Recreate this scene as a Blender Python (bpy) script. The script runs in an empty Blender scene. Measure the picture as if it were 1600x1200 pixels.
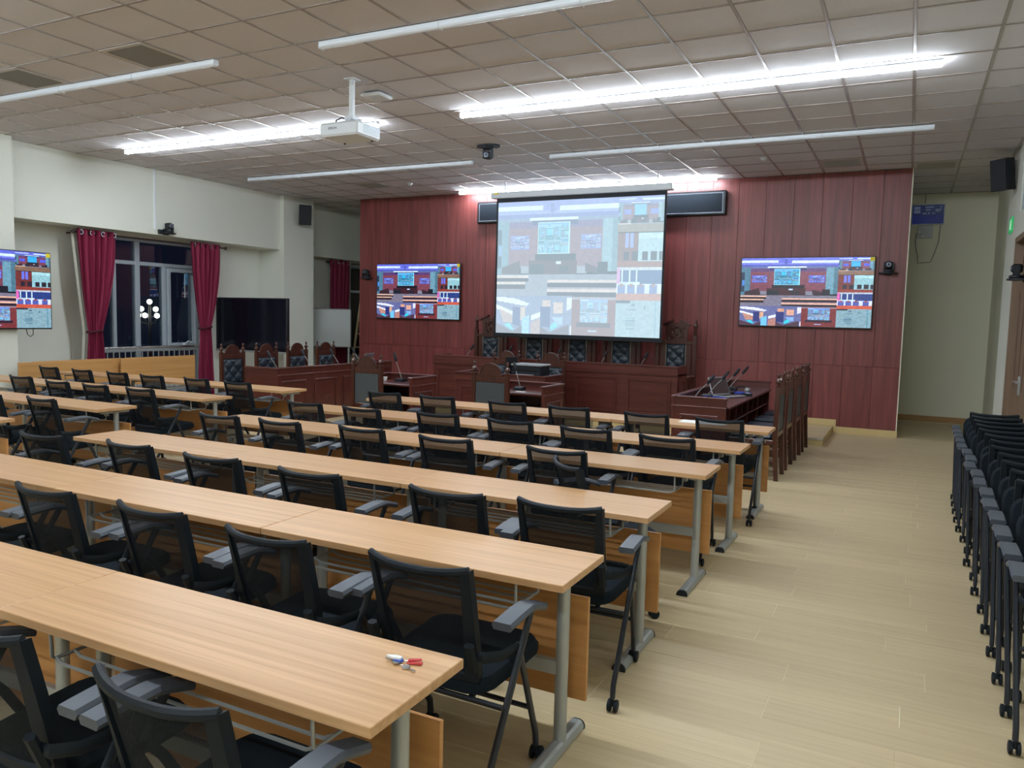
import bpy, math, random
import numpy as np
from mathutils import Vector, Matrix, Euler
random.seed(7)
PI = math.pi
scene = bpy.context.scene
C = scene.collection

# ------------------------------------------------------------------ camera
CAMZ = 1.6715
F_PX, YAW, PITCH, ROLL = 1220.26, 0.4677, -0.0861, 0.0245
def cam_axes():
    cy, sy = math.cos(YAW), math.sin(YAW); cp, sp = math.cos(PITCH), math.sin(PITCH)
    f = Vector((-sy*cp, cy*cp, sp)); r = Vector((cy, sy, 0)); u = r.cross(f)
    cr, sr = math.cos(ROLL), math.sin(ROLL)
    return r*cr + u*sr, u*cr - r*sr, f
_r, _u, _f = cam_axes()
cd = bpy.data.cameras.new('camera'); cam = bpy.data.objects.new('camera', cd); C.objects.link(cam)
cd.sensor_fit = 'HORIZONTAL'; cd.sensor_width = 36.0; cd.lens = F_PX/1600*36
cd.clip_start = 0.05; cd.clip_end = 200
m3 = Matrix((_r, _u, -_f)).transposed()
cam.matrix_world = Matrix.Translation((0, 0, CAMZ)) @ m3.to_4x4()
scene.camera = cam
def px(p):
    v = Vector(p) - Vector((0, 0, CAMZ)); d = v.dot(_f)
    if d < 0.05: return None
    return 800 + F_PX*v.dot(_r)/d, 600 - F_PX*v.dot(_u)/d, d

# ------------------------------------------------------------------ world, exposure, light levels
w = bpy.data.worlds.new('world'); scene.world = w; w.use_nodes = True
w.node_tree.nodes['Background'].inputs[0].default_value = (0.006, 0.009, 0.018, 1)
w.node_tree.nodes['Background'].inputs[1].default_value = 1.0
vs = scene.view_settings
vs.view_transform = 'Standard'; vs.look = 'None'; vs.gamma = 1.0; vs.use_curve_mapping = False
vs.exposure = 0.0
LAMP_E = 108.0
LAMP_C = (0.82, 0.92, 1.0)
TV_E = 1.15
SCREEN_E = 1.04
try:
    scene.cycles.use_denoising = True
    scene.cycles.max_bounces = 8; scene.cycles.diffuse_bounces = 5
    scene.cycles.transparent_max_bounces = 16
    scene.cycles.sample_clamp_indirect = 6.0
    scene.cycles.use_light_tree = True
except Exception:
    pass

# ------------------------------------------------------------------ materials
def newmat(name):
    m = bpy.data.materials.new(name); m.use_nodes = True
    nt = m.node_tree; b = nt.nodes['Principled BSDF']
    return m, nt, b
def plain(name, col, rough=0.5, metal=0.0, coat=0.0, spec=0.5, noise=0.0, bump=0.0, nscale=40.0):
    m, nt, b = newmat(name)
    b.inputs['Base Color'].default_value = (*col, 1)
    b.inputs['Roughness'].default_value = rough; b.inputs['Metallic'].default_value = metal
    b.inputs['Coat Weight'].default_value = coat; b.inputs['Specular IOR Level'].default_value = spec
    if noise or bump:
        tc = nt.nodes.new('ShaderNodeTexCoord'); n = nt.nodes.new('ShaderNodeTexNoise')
        n.inputs['Scale'].default_value = nscale; n.inputs['Detail'].default_value = 4
        nt.links.new(tc.outputs['Object'], n.inputs['Vector'])
        if noise:
            mr = nt.nodes.new('ShaderNodeMapRange')
            mr.inputs['To Min'].default_value = 1-noise; mr.inputs['To Max'].default_value = 1+noise
            mx = nt.nodes.new('ShaderNodeMix'); mx.data_type = 'RGBA'; mx.blend_type = 'MULTIPLY'
            mx.inputs['Factor'].default_value = 1
            nt.links.new(n.outputs['Fac'], mr.inputs['Value'])
            mx.inputs['A'].default_value = (*col, 1)
            nt.links.new(mr.outputs['Result'], mx.inputs['B'])
            nt.links.new(mx.outputs['Result'], b.inputs['Base Color'])
        if bump:
            bp = nt.nodes.new('ShaderNodeBump'); bp.inputs['Strength'].default_value = bump
            bp.inputs['Distance'].default_value = 0.004
            nt.links.new(n.outputs['Fac'], bp.inputs['Height']); nt.links.new(bp.outputs['Normal'], b.inputs['Normal'])
    return m
def wood(name, c1, c2, axis='X', rough=0.35, coat=0.0, s_long=0.9, s_cross=26.0, world=False, contrast=(0.3, 0.72), tone=0.10, spec=0.5):
    """long streaks along an axis, each object with its own shift"""
    m, nt, b = newmat(name); N = nt.nodes; L = nt.links
    if world:
        g = N.new('ShaderNodeNewGeometry'); src = g.outputs['Position']
    else:
        tc = N.new('ShaderNodeTexCoord'); src = tc.outputs['Object']
    oi = N.new('ShaderNodeObjectInfo')
    mul = N.new('ShaderNodeMath'); mul.operation = 'MULTIPLY'; mul.inputs[1].default_value = 57.0
    L.new(oi.outputs['Random'], mul.inputs[0])
    add = N.new('ShaderNodeVectorMath'); add.operation = 'ADD'
    L.new(src, add.inputs[0]); L.new(mul.outputs[0], add.inputs[1])
    mp = N.new('ShaderNodeMapping')
    sc = {'X': (s_long, s_cross, s_cross), 'Y': (s_cross, s_long, s_cross), 'Z': (s_cross, s_cross, s_long)}[axis]
    mp.inputs['Scale'].default_value = sc
    L.new(add.outputs[0], mp.inputs['Vector'])
    n = N.new('ShaderNodeTexNoise'); n.inputs['Scale'].default_value = 1.0; n.inputs['Detail'].default_value = 6
    n.inputs['Roughness'].default_value = 0.62; n.inputs['Distortion'].default_value = 0.6
    L.new(mp.outputs['Vector'], n.inputs['Vector'])
    cr = N.new('ShaderNodeValToRGB'); e = cr.color_ramp.elements
    e[0].position = contrast[0]; e[0].color = (*c1, 1); e[1].position = contrast[1]; e[1].color = (*c2, 1)
    L.new(n.outputs['Fac'], cr.inputs['Fac'])
    mr = N.new('ShaderNodeMapRange'); mr.inputs['To Min'].default_value = 1-tone; mr.inputs['To Max'].default_value = 1+tone
    L.new(oi.outputs['Random'], mr.inputs['Value'])
    mx = N.new('ShaderNodeMix'); mx.data_type = 'RGBA'; mx.blend_type = 'MULTIPLY'; mx.inputs['Factor'].default_value = 1
    L.new(cr.outputs['Color'], mx.inputs['A']); L.new(mr.outputs['Result'], mx.inputs['B'])
    L.new(mx.outputs['Result'], b.inputs['Base Color'])
    b.inputs['Roughness'].default_value = rough; b.inputs['Coat Weight'].default_value = coat
    b.inputs['Coat Roughness'].default_value = 0.15; b.inputs['Specular IOR Level'].default_value = spec
    return m
def emit(name, col, strength):
    m, nt, b = newmat(name)
    b.inputs['Base Color'].default_value = (*[min(1, c) for c in col], 1)
    b.inputs['Emission Color'].default_value = (*col, 1); b.inputs['Emission Strength'].default_value = strength
    return m
M = {}
M['desk'] = wood('desk_laminate', (0.44, 0.235, 0.100), (0.645, 0.385, 0.195), 'X', rough=0.34, s_long=0.6, s_cross=40, tone=0.03, contrast=(0.25, 0.70))
M['desk_panel'] = wood('desk_panel_laminate', (0.46, 0.21, 0.065), (0.60, 0.30, 0.10), 'X', rough=0.45, s_long=0.7, s_cross=24, tone=0.04)
M['plank'] = wood('floor_plank', (0.485, 0.375, 0.215), (0.59, 0.47, 0.285), 'X', rough=0.42, s_long=0.8, s_cross=30, tone=0.035)
M['joint_highlight'] = plain('joint_highlight', (0.74, 0.66, 0.46), 0.6)  # pale colour paints the bevel highlight along the plank joints
M['cherry'] = wood('cherry_wall', (0.125, 0.024, 0.024), (0.25, 0.060, 0.052), 'Z', rough=0.42, s_long=0.8, s_cross=17, tone=0.06)
M['cherry_dark'] = plain('cherry_joint', (0.05, 0.012, 0.012), 0.6)
M['court'] = wood('court_wood', (0.056, 0.012, 0.010), (0.120, 0.029, 0.020), 'X', rough=0.33, coat=0.25, s_long=1.2, s_cross=18, tone=0.05)
M['court_v'] = wood('court_wood_upright', (0.070, 0.016, 0.012), (0.135, 0.036, 0.022), 'Z', rough=0.33, coat=0.25, s_long=1.2, s_cross=18, tone=0.05)
M['chairwood'] = wood('chair_wood', (0.036, 0.010, 0.007), (0.082, 0.024, 0.014), 'Z', rough=0.30, coat=0.2, s_long=1.5, s_cross=25, tone=0.05)
M['leather'] = plain('dark_leather', (0.016, 0.025, 0.036), 0.42, bump=0.08, nscale=160)
M['leather_grey'] = plain('grey_leather', (0.058, 0.070, 0.078), 0.55, bump=0.1, nscale=160)
M['wall'] = plain('cream_paint', (0.705, 0.72, 0.645), 0.75, noise=0.02, nscale=3)
M['wall_back'] = plain('cream_paint_lightened', (0.88, 0.87, 0.70), 0.8, noise=0.02, nscale=3)  # cream lightened to stand in for light missing at the back wall
M['tile'] = plain('ceiling_tile', (0.60, 0.575, 0.60), 0.9, noise=0.10, bump=0.25, nscale=120)
M['tbar'] = plain('ceiling_grid', (0.36, 0.32, 0.30), 0.25)
M['white'] = plain('white_enamel', (0.72, 0.76, 0.80), 0.4)
M['lampbody'] = plain('lamp_housing', (0.72, 0.78, 0.84), 0.4)
M['lampoff'] = plain('lamp_diffuser_off', (0.74, 0.80, 0.88), 0.35)
M['lampon'] = emit('lamp_diffuser_lit', LAMP_C, LAMP_E)
M['black'] = plain('black_plastic', (0.008, 0.011, 0.016), 0.5, spec=0.35)
M['blackarm'] = plain('black_arm_sheen', (0.055, 0.066, 0.085), 0.42)  # bluish grey base paints the lamp reflection onto the black pads
M['chairblack'] = plain('black_chair_frame', (0.008, 0.012, 0.017), 0.5, spec=0.2)
M['tubeblk'] = plain('black_steel_tube', (0.012, 0.016, 0.024), 0.42, spec=0.4)
M['cloth'] = plain('black_seat_cloth', (0.006, 0.011, 0.016), 0.9, spec=0.2, noise=0.25, bump=0.2, nscale=300)
M['steel'] = plain('silver_paint', (0.42, 0.44, 0.43), 0.38, metal=0.45)
M['chrome'] = plain('chrome', (0.75, 0.76, 0.78), 0.18, metal=1.0)
M['alu'] = plain('window_aluminium', (0.40, 0.45, 0.50), 0.45, metal=0.2)
M['velvet'] = plain('crimson_velvet', (0.215, 0.008, 0.045), 0.75, noise=0.12, nscale=30)
M['velvet_dark'] = plain('dark_crimson_cord', (0.07, 0.005, 0.02), 0.7)
M['lining'] = plain('cream_lining', (0.70, 0.70, 0.62), 0.8)
M['darkwood'] = plain('dark_rod_wood', (0.03, 0.015, 0.015), 0.4)
M['screen_off'] = plain('dark_glass_screen', (0.006, 0.006, 0.012), 0.12)
M['bezel'] = plain('black_bezel', (0.010, 0.010, 0.013), 0.3)
M['board'] = plain('whiteboard', (0.50, 0.53, 0.52), 0.35)
M['pine'] = plain('pale_ladder_wood', (0.48, 0.38, 0.22), 0.6, noise=0.1, nscale=8)
M['base'] = wood('baseboard_wood', (0.40, 0.22, 0.08), (0.52, 0.30, 0.12), 'X', rough=0.5, tone=0.02)
M['base_light'] = plain('pale_baseboard', (0.62, 0.47, 0.22), 0.5, noise=0.06, nscale=10)
M['nosing'] = plain('step_nosing', (0.62, 0.60, 0.52), 0.3, metal=0.4)
M['door'] = wood('door_veneer', (0.20, 0.13, 0.085), (0.27, 0.18, 0.12), 'Z', rough=0.4, tone=0.02)
M['door_dark'] = plain('door_inlay', (0.07, 0.022, 0.022), 0.4)
M['speaker'] = plain('speaker_cloth', (0.012, 0.014, 0.020), 0.7)
M['ledface'] = plain('led_board_face', (0.010, 0.014, 0.020), 0.8, spec=0.15)
M['silver_trim'] = plain('silver_bezel', (0.20, 0.22, 0.26), 0.3, metal=0.7)
M['green'] = emit('exit_green', (0.03, 0.45, 0.14), 0.4)
M['signwhite'] = emit('exit_white', (0.7, 1.0, 0.75), 0.45)
M['grille'] = plain('vent_grille', (0.22, 0.21, 0.20), 0.5)
M['grille_light'] = plain('vent_frame', (0.50, 0.46, 0.43), 0.5)
M['paper'] = plain('paper', (0.80, 0.80, 0.78), 0.8)
M['yellow'] = plain('yellow_sticker', (0.85, 0.68, 0.03), 0.6)
M['lens'] = plain('lens_glass', (0.05, 0.06, 0.09), 0.05)
M['red'] = plain('red_tag', (0.55, 0.05, 0.05), 0.4)
M['blue'] = plain('blue_tag', (0.05, 0.12, 0.55), 0.4)
M['brass'] = plain('worn_key_metal', (0.55, 0.53, 0.48), 0.3, metal=1.0)
M['cable'] = plain('cable_rubber', (0.012, 0.012, 0.014), 0.5)
M['bluecable'] = plain('blue_cable', (0.02, 0.04, 0.30), 0.5)
M['nightground'] = plain('night_ground', (0.03, 0.035, 0.03), 0.9)
M['globe'] = emit('street_globe', (1.0, 0.95, 0.82), 6.0)
M['laptop'] = plain('laptop_silver', (0.45, 0.46, 0.48), 0.35, metal=0.6)
M['laptop_screen'] = plain('laptop_lid_face', (0.06, 0.035, 0.04), 0.2)
def glass_mat():
    m, nt, b = newmat('window_glass'); N = nt.nodes; L = nt.links
    tr = N.new('ShaderNodeBsdfTransparent'); tr.inputs[0].default_value = (0.80, 0.85, 0.9, 1)
    gl = N.new('ShaderNodeBsdfGlossy'); gl.inputs['Roughness'].default_value = 0.02
    fr = N.new('ShaderNodeFresnel'); fr.inputs[0].default_value = 1.5
    mx = N.new('ShaderNodeMixShader'); L.new(fr.outputs[0], mx.inputs[0]); L.new(tr.outputs[0], mx.inputs[1]); L.new(gl.outputs[0], mx.inputs[2])
    L.new(mx.outputs[0], N['Material Output'].inputs[0]); return m
M['glass'] = glass_mat()
def mesh_mat():
    m, nt, b = newmat('chair_mesh_fabric'); N = nt.nodes; L = nt.links
    b.inputs['Base Color'].default_value = (0.007, 0.010, 0.014, 1); b.inputs['Roughness'].default_value = 0.7; b.inputs['Specular IOR Level'].default_value = 0.12
    tc = N.new('ShaderNodeTexCoord'); sx = N.new('ShaderNodeSeparateXYZ'); L.new(tc.outputs['Object'], sx.inputs[0])
    ml = N.new('ShaderNodeMath'); ml.operation = 'MULTIPLY'; ml.inputs[1].default_value = 2*PI/0.0036; L.new(sx.outputs['Z'], ml.inputs[0])
    sn = N.new('ShaderNodeMath'); sn.operation = 'SINE'; L.new(ml.outputs[0], sn.inputs[0])
    mr = N.new('ShaderNodeMapRange'); mr.inputs['From Min'].default_value = -0.7; mr.inputs['From Max'].default_value = 0.7
    mr.inputs['To Min'].default_value = 0.66; mr.inputs['To Max'].default_value = 0.98
    L.new(sn.outputs[0], mr.inputs['Value'])
    tr = N.new('ShaderNodeBsdfTransparent'); mx = N.new('ShaderNodeMixShader')
    L.new(mr.outputs['Result'], mx.inputs[0]); L.new(tr.outputs[0], mx.inputs[1]); L.new(b.outputs[0], mx.inputs[2])
    L.new(mx.outputs[0], N['Material Output'].inputs[0]); return m
M['mesh'] = mesh_mat()
def picture_mat(name, strength, rough):
    m, nt, b = newmat(name); N = nt.nodes; L = nt.links
    a = N.new('ShaderNodeAttribute'); a.attribute_name = 'picture'
    b.inputs['Base Color'].default_value = (0.01, 0.01, 0.012, 1); b.inputs['Roughness'].default_value = rough
    L.new(a.outputs['Color'], b.inputs['Emission Color']); b.inputs['Emission Strength'].default_value = strength
    return m
M['tvpic'] = picture_mat('monitor_picture', TV_E, 0.25)
M['scrpic'] = picture_mat('self_lit_projection', SCREEN_E, 0.9)  # picture glows by itself in place of the projector's light

# ------------------------------------------------------------------ mesh builder
class MB:
    def __init__(s): s.v = []; s.f = []
    def add(s, v, f):
        o = len(s.v); s.v += [tuple(p) for p in v]; s.f += [tuple(i+o for i in q) for q in f]; return s
    def box(s, x0, x1, y0, y1, z0, z1, M4=None):
        v = [Vector((x, y, z)) for z in (z0, z1) for y in (y0, y1) for x in (x0, x1)]
        if M4 is not None: v = [M4 @ p for p in v]
        return s.add(v, [(0, 2, 3, 1), (4, 5, 7, 6), (0, 1, 5, 4), (2, 6, 7, 3), (0, 4, 6, 2), (1, 3, 7, 5)])
    def cbox(s, x0, x1, y0, y1, z0, z1, c=0.004, M4=None):
        """box with chamfered edges"""
        lo = (x0, y0, z0); hi = (x1, y1, z1); c = min(c, *(abs(h-l)*0.45 for l, h in zip(lo, hi)))
        v = []; idx = {}
        for sx in (0, 1):
            for sy in (0, 1):
                for sz in (0, 1):
                    k = (sx, sy, sz); p = [(hi if k[i] else lo)[i] for i in range(3)]
                    q = [p[i] + (-c if k[i] else c) for i in range(3)]
                    for a in range(3):
                        w_ = list(q); w_[a] = p[a]; idx[(k, a)] = len(v); v.append(Vector(w_))
        f = []
        for a in range(3):
            b_, c_ = (a+1) % 3, (a+2) % 3
            for sd in (0, 1):
                q = []
                for (i, j) in ((0, 0), (1, 0), (1, 1), (0, 1)):
                    k = [0, 0, 0]; k[a] = sd; k[b_] = i; k[c_] = j; q.append(idx[(tuple(k), a)])
                f.append(tuple(q) if sd else tuple(q[::-1]))
            for i in (0, 1):
                for j in (0, 1):
                    k0 = [0, 0, 0]; k0[b_] = i; k0[c_] = j; k1 = list(k0); k1[a] = 1
                    k0, k1 = tuple(k0), tuple(k1)
                    f.append((idx[(k0, b_)], idx[(k1, b_)], idx[(k1, c_)], idx[(k0, c_)]))
        for k in [(a, b_, c_) for a in (0, 1) for b_ in (0, 1) for c_ in (0, 1)]:
            f.append(tuple(idx[(k, a)] for a in range(3)))
        if M4 is not None: v = [M4 @ p for p in v]
        return s.add(v, f)
    def path(s, pts, r, n=8, cap=True, ry=None):
        pts = [Vector(p) for p in pts]; v = []; f = []; up0 = None
        for i, p in enumerate(pts):
            t = (pts[min(i+1, len(pts)-1)] - pts[max(i-1, 0)]).normalized()
            if up0 is None: up0 = Vector((0, 0, 1)) if abs(t.z) < 0.9 else Vector((1, 0, 0))
            a = t.cross(up0).normalized(); b_ = a.cross(t).normalized(); up0 = b_
            rr = r[i] if isinstance(r, (list, tuple)) else r; r2 = rr if ry is None else ry
            for k in range(n):
                th = 2*PI*k/n + PI/n
                v.append(p + a*(rr*math.cos(th)) + b_*(r2*math.sin(th)))
        for i in range(len(pts)-1):
            for k in range(n):
                k2 = (k+1) % n
                f.append((i*n+k, i*n+k2, (i+1)*n+k2, (i+1)*n+k))
        if cap: f.append(tuple(range(n))[::-1]); f.append(tuple((len(pts)-1)*n+k for k in range(n)))
        return s.add(v, f)
    def lathe(s, prof, x=0, y=0, n=12, M4=None):
        v = []; f = []
        for (r, z) in prof:
            for k in range(n):
                th = 2*PI*k/n; v.append(Vector((x+r*math.cos(th), y+r*math.sin(th), z)))
        for i in range(len(prof)-1):
            for k in range(n):
                k2 = (k+1) % n; f.append((i*n+k, i*n+k2, (i+1)*n+k2, (i+1)*n+k))
        f.append(tuple(range(n))[::-1]); f.append(tuple((len(prof)-1)*n+k for k in range(n)))
        if M4 is not None: v = [M4 @ p for p in v]
        return s.add(v, f)
    def prism(s, poly, a0, a1, axis='Y', M4=None):
        """poly in the two other axes, extruded from a0 to a1"""
        def P(p, a):
            return Vector({'Y': (p[0], a, p[1]), 'X': (a, p[0], p[1]), 'Z': (p[0], p[1], a)}[axis])
        n = len(poly); v = [P(p, a0) for p in poly] + [P(p, a1) for p in poly]
        f = [tuple(range(n)), tuple(range(n, 2*n))[::-1]] + [(i, i+n, (i+1) % n+n, (i+1) % n) for i in range(n)]
        if M4 is not None: v = [M4 @ p for p in v]
        return s.add(v, f)
    def grid(s, fn, nu, nv, closed=False):
        v = [Vector(fn(i/nu, j/nv)) for j in range(nv+1) for i in range(nu+1)]
        f = [(j*(nu+1)+i, j*(nu+1)+i+1, (j+1)*(nu+1)+i+1, (j+1)*(nu+1)+i) for j in range(nv) for i in range(nu)]
        return s.add(v, f)
    def sphere(s, c, r, n=10, m=6, sz=1.0):
        c = Vector(c); prof = [(max(1e-4, r*math.sin(PI*i/m)), c.z - r*sz*math.cos(PI*i/m)) for i in range(m+1)]
        return s.lathe(prof, c.x, c.y, n)
    def torus(s, c, R, r, axis='X', n=14, m=6):
        c = Vector(c); v = []; f = []
        for i in range(n):
            a = 2*PI*i/n
            for j in range(m):
                b_ = 2*PI*j/m; q = R + r*math.cos(b_)
                p = (q*math.cos(a), q*math.sin(a), r*math.sin(b_))
                p = {'Z': p, 'X': (p[2], p[0], p[1]), 'Y': (p[0], p[2], p[1])}[axis]
                v.append(c + Vector(p))
        for i in range(n):
            for j in range(m):
                f.append((i*m+j, ((i+1) % n)*m+j, ((i+1) % n)*m+(j+1) % m, i*m+(j+1) % m))
        return s.add(v, f)

def obj(name, mb, mat, parent=None, smooth=False, loc=None, rot=None):
    me = bpy.data.meshes.new(name); me.from_pydata(mb.v, [], mb.f); me.update()
    import bmesh
    bm = bmesh.new(); bm.from_mesh(me); bmesh.ops.recalc_face_normals(bm, faces=bm.faces); bm.to_mesh(me); bm.free()
    if smooth:
        me.shade_smooth()
        try: me.set_sharp_from_angle(angle=math.radians(40))
        except Exception: pass
    me.materials.append(mat)
    o = bpy.data.objects.new(name, me); C.objects.link(o)
    if parent is not None: o.parent = parent
    if loc is not None: o.location = loc
    if rot is not None: o.rotation_euler = rot
    return o
def link_mesh(name, me, parent=None, loc=None):
    o = bpy.data.objects.new(name, me); C.objects.link(o)
    if parent is not None: o.parent = parent
    if loc is not None: o.location = loc
    return o
def tag(o, label=None, cat=None, group=None, kind=None):
    if label: o['label'] = label
    if cat: o['category'] = cat
    if group: o['group'] = group
    if kind: o['kind'] = kind
    return o
def thing(name, label, cat, loc=(0, 0, 0), rz=0.0, group=None):
    o = bpy.data.objects.new(name, None); C.objects.link(o); o.empty_display_size = 0.1
    o.location = loc; o.rotation_euler = (0, 0, rz)
    return tag(o, label, cat, group)
def struct(name, loc=(0, 0, 0), label=None):
    o = bpy.data.objects.new(name, None); C.objects.link(o); o.location = loc
    return tag(o, label, None, None, 'structure')
KIDS = {}
def dup(root, label, loc, rz=0.0, group=None):
    r = root.copy(); C.objects.link(r); r.location = loc; r.rotation_euler = (0, 0, rz); r['label'] = label
    if group: r['group'] = group
    for ch in list(root.children):
        c = ch.copy(); C.objects.link(c); c.parent = r
        for g in list(ch.children):
            d = g.copy(); C.objects.link(d); d.parent = c
    return r
ORD = ['first', 'second', 'third', 'fourth', 'fifth', 'sixth', 'seventh', 'eighth', 'ninth', 'tenth', 'eleventh', 'twelfth',
       'thirteenth', 'fourteenth', 'fifteenth', 'sixteenth', 'seventeenth']

# ------------------------------------------------------------------ room dimensions
H = 3.973
XR = 1.125; YB = 15.6; YN = -3.6
XW0, XW1, YW = -10.125, -0.089, 12.99     # cherry wall front
U0, V0 = -1.2993, 5.962                   # ceiling grid phase

# ------------------------------------------------------------------ floor
fl = obj('floor', MB().box(-12.6, 2.2, YN, YB, -0.12, -0.0014), M['joint_highlight']); fl['kind'] = 'structure'
fl['label'] = 'pale oak laminate floor of long planks across the hall'
def plank_mb(L, W_, cx=0, cy=0, z1=0.0):
    c = 0.0012; a, b_ = L/2, W_/2; v = []
    for (x, y, z) in ((a, b_, -0.006), (a, b_, z1-0.0012), (a-c, b_-c, z1)):
        v += [(cx-x, cy-y, z), (cx+x, cy-y, z), (cx+x, cy+y, z), (cx-x, cy+y, z)]
    f = [(8, 9, 10, 11)] + [(l*4+i, l*4+(i+1) % 4, (l+1)*4+(i+1) % 4, (l+1)*4+i) for l in (0, 1) for i in range(4)]
    return v, f
planks = []
PW, PL = 0.2045, 1.22
k0 = int((YN-3.135)/PW); rnd = random.Random(3)
for k in range(k0, int((YB-3.135)/PW)+1):
    cy = 3.135 + (k+0.5)*PW
    if cy+PW/2 > YB or cy-PW/2 < YN: continue
    off = 0.075 + (0.61 if k % 2 else 0.0) + rnd.uniform(-0.12, 0.12)
    x = off - PL*11
    while x < XR+0.1:
        x0, x1 = max(x, -12.1), min(x+PL, XR+0.08)
        if x1-x0 > 0.05: planks.append(((x0+x1)/2, cy, x1-x0))
        x += PL
def scr_area(cx, cy, L):
    q = [px((cx+a*L/2, cy+b_*PW/2, 0)) for a, b_ in ((-1, -1), (1, -1), (1, 1), (-1, 1))]
    if any(p is None for p in q): return 0
    q = [(min(1600, max(0, p[0])), min(1200, max(0, p[1]))) for p in q]
    return abs(sum(q[i][0]*q[(i+1) % 4][1]-q[(i+1) % 4][0]*q[i][1] for i in range(4)))/2
planks.sort(key=lambda p: -scr_area(*p)*(3.0 if p[0] > -1.5 else 1.0))
plank_meshes = {}
rest = MB()
for i, (cx, cy, L) in enumerate(planks):
    if i < 295 and scr_area(cx, cy, L) > 60:
        key = round(L, 2)
        if key not in plank_meshes:
            v, f = plank_mb(key-0.0025, PW-0.0022); me = bpy.data.meshes.new('plank'); me.from_pydata(v, [], f); me.update(); me.materials.append(M['plank'])
            plank_meshes[key] = me
        link_mesh('plank', plank_meshes[key], fl, (cx, cy, 0))
    else:
        rest.add(*plank_mb(L-0.0025, PW-0.0022, cx, cy))
o = obj('plank_field', rest, M['plank'], fl); o['kind'] = 'stuff'

# ------------------------------------------------------------------ ceiling
ce = obj('ceiling', MB().box(-12.6, 2.2, YN, YB+0.2, H+0.02, H+0.14), M['tile']); ce['kind'] = 'structure'
ce['label'] = 'suspended ceiling of square speckled mineral tiles in a metal grid'
xs = [U0+0.6*k for k in range(-19, 6)]; ys = [V0+0.6*k for k in range(-17, 18)]
XL = -11.95
bars = MB()
for x in xs:
    if XL < x < XR: bars.box(x-0.012, x+0.012, YN, YB, H-0.002, H+0.012)
for y in ys:
    if YN < y < YB: bars.box(XL, XR+0.08, y-0.0119, y+0.0119, H-0.0016, H+0.012)
o = obj('suspension_grid', bars, M['tbar'], ce); o['kind'] = 'stuff'
VENTS = [(-6.40, 5.062, 'dark slatted air vent in the ceiling tile behind the unlit lamp', 'grille'),
         (-8.20, 5.062, 'dark slatted air vent cut off by the frame near the curtained wall', 'grille'),
         (-8.80, 11.662, 'grey air vent in the ceiling near the left end of the cherry wall', 'grille_light2'),
         (-1.0, 12.262, 'pale air vent in the ceiling above the cherry wall near its door end', 'grille_light2'),
         (0.20, 12.862, 'pale air vent in the ceiling beyond the cherry wall corner', 'grille_light2')]
M['grille_light2'] = plain('vent_grille_pale', (0.30, 0.29, 0.27), 0.5)
tiles = []
for x in xs:
    for y in ys:
        x0, x1, y0, y1 = max(x, XL), min(x+0.6, XR+0.05), max(y, YN), min(y+0.6, YB)
        if x1-x0 < 0.06 or y1-y0 < 0.06: continue
        cx, cy = (x0+x1)/2, (y0+y1)/2
        if any(abs(cx-v[0]) < 0.25 and abs(cy-v[1]) < 0.25 for v in VENTS): continue
        tiles.append((cx, cy, x1-x0, y1-y0))
def tarea(t):
    cx, cy, a, b_ = t
    q = [px((cx+i*a/2, cy+j*b_/2, H)) for i, j in ((-1, -1), (1, -1), (1, 1), (-1, 1))]
    if any(p is None for p in q): return 0
    q = [(min(1600, max(0, p[0])), min(1200, max(0, p[1]))) for p in q]
    return abs(sum(q[i][0]*q[(i+1) % 4][1]-q[(i+1) % 4][0]*q[i][1] for i in range(4)))/2
tiles.sort(key=lambda t: -tarea(t)); tm = {}; rest = MB()
for i, t in enumerate(tiles):
    a, b_ = round(t[2]-0.024, 3), round(t[3]-0.024, 3)
    if i < 298 and tarea(t) > 40:
        if (a, b_) not in tm:
            me = bpy.data.meshes.new('tile'); q = MB().cbox(-a/2, a/2, -b_/2, b_/2, 0.003, 0.016, 0.003); me.from_pydata(q.v, [], q.f); me.update(); me.materials.append(M['tile']); tm[(a, b_)] = me
        link_mesh('tile', tm[(a, b_)], ce, (t[0], t[1], H))
    else:
        rest.box(t[0]-a/2, t[0]+a/2, t[1]-b_/2, t[1]+b_/2, H+0.003, H+0.016)
o = obj('tile_field', rest, M['tile'], ce); o['kind'] = 'stuff'
for (cx, cy, lab, mt) in VENTS:
    v = thing('air_vent', lab, 'vent', (cx, cy, H))
    fr = MB()
    for (a, b_, c_, d) in ((-.285, .285, -.285, -.24), (-.285, .285, .24, .285), (-.285, -.24, -.24, .24), (.24, .285, -.24, .24)):
        fr.box(a, b_, c_, d, -0.006, 0.01)
    obj('frame', fr, M['grille_light'], v)
    for k in range(11):
        yy = -0.22 + k*0.044
        R = Matrix.Translation((0, yy, 0.004)) @ Matrix.Rotation(math.radians(-32), 4, 'X')
        obj('slat', MB().box(-0.24, 0.24, -0.017, 0.017, -0.0012, 0.0012, R), M[mt], v)
    obj('backing', MB().box(-0.24, 0.24, -0.24, 0.24, 0.013, 0.016), M['grille'], v)

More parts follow.
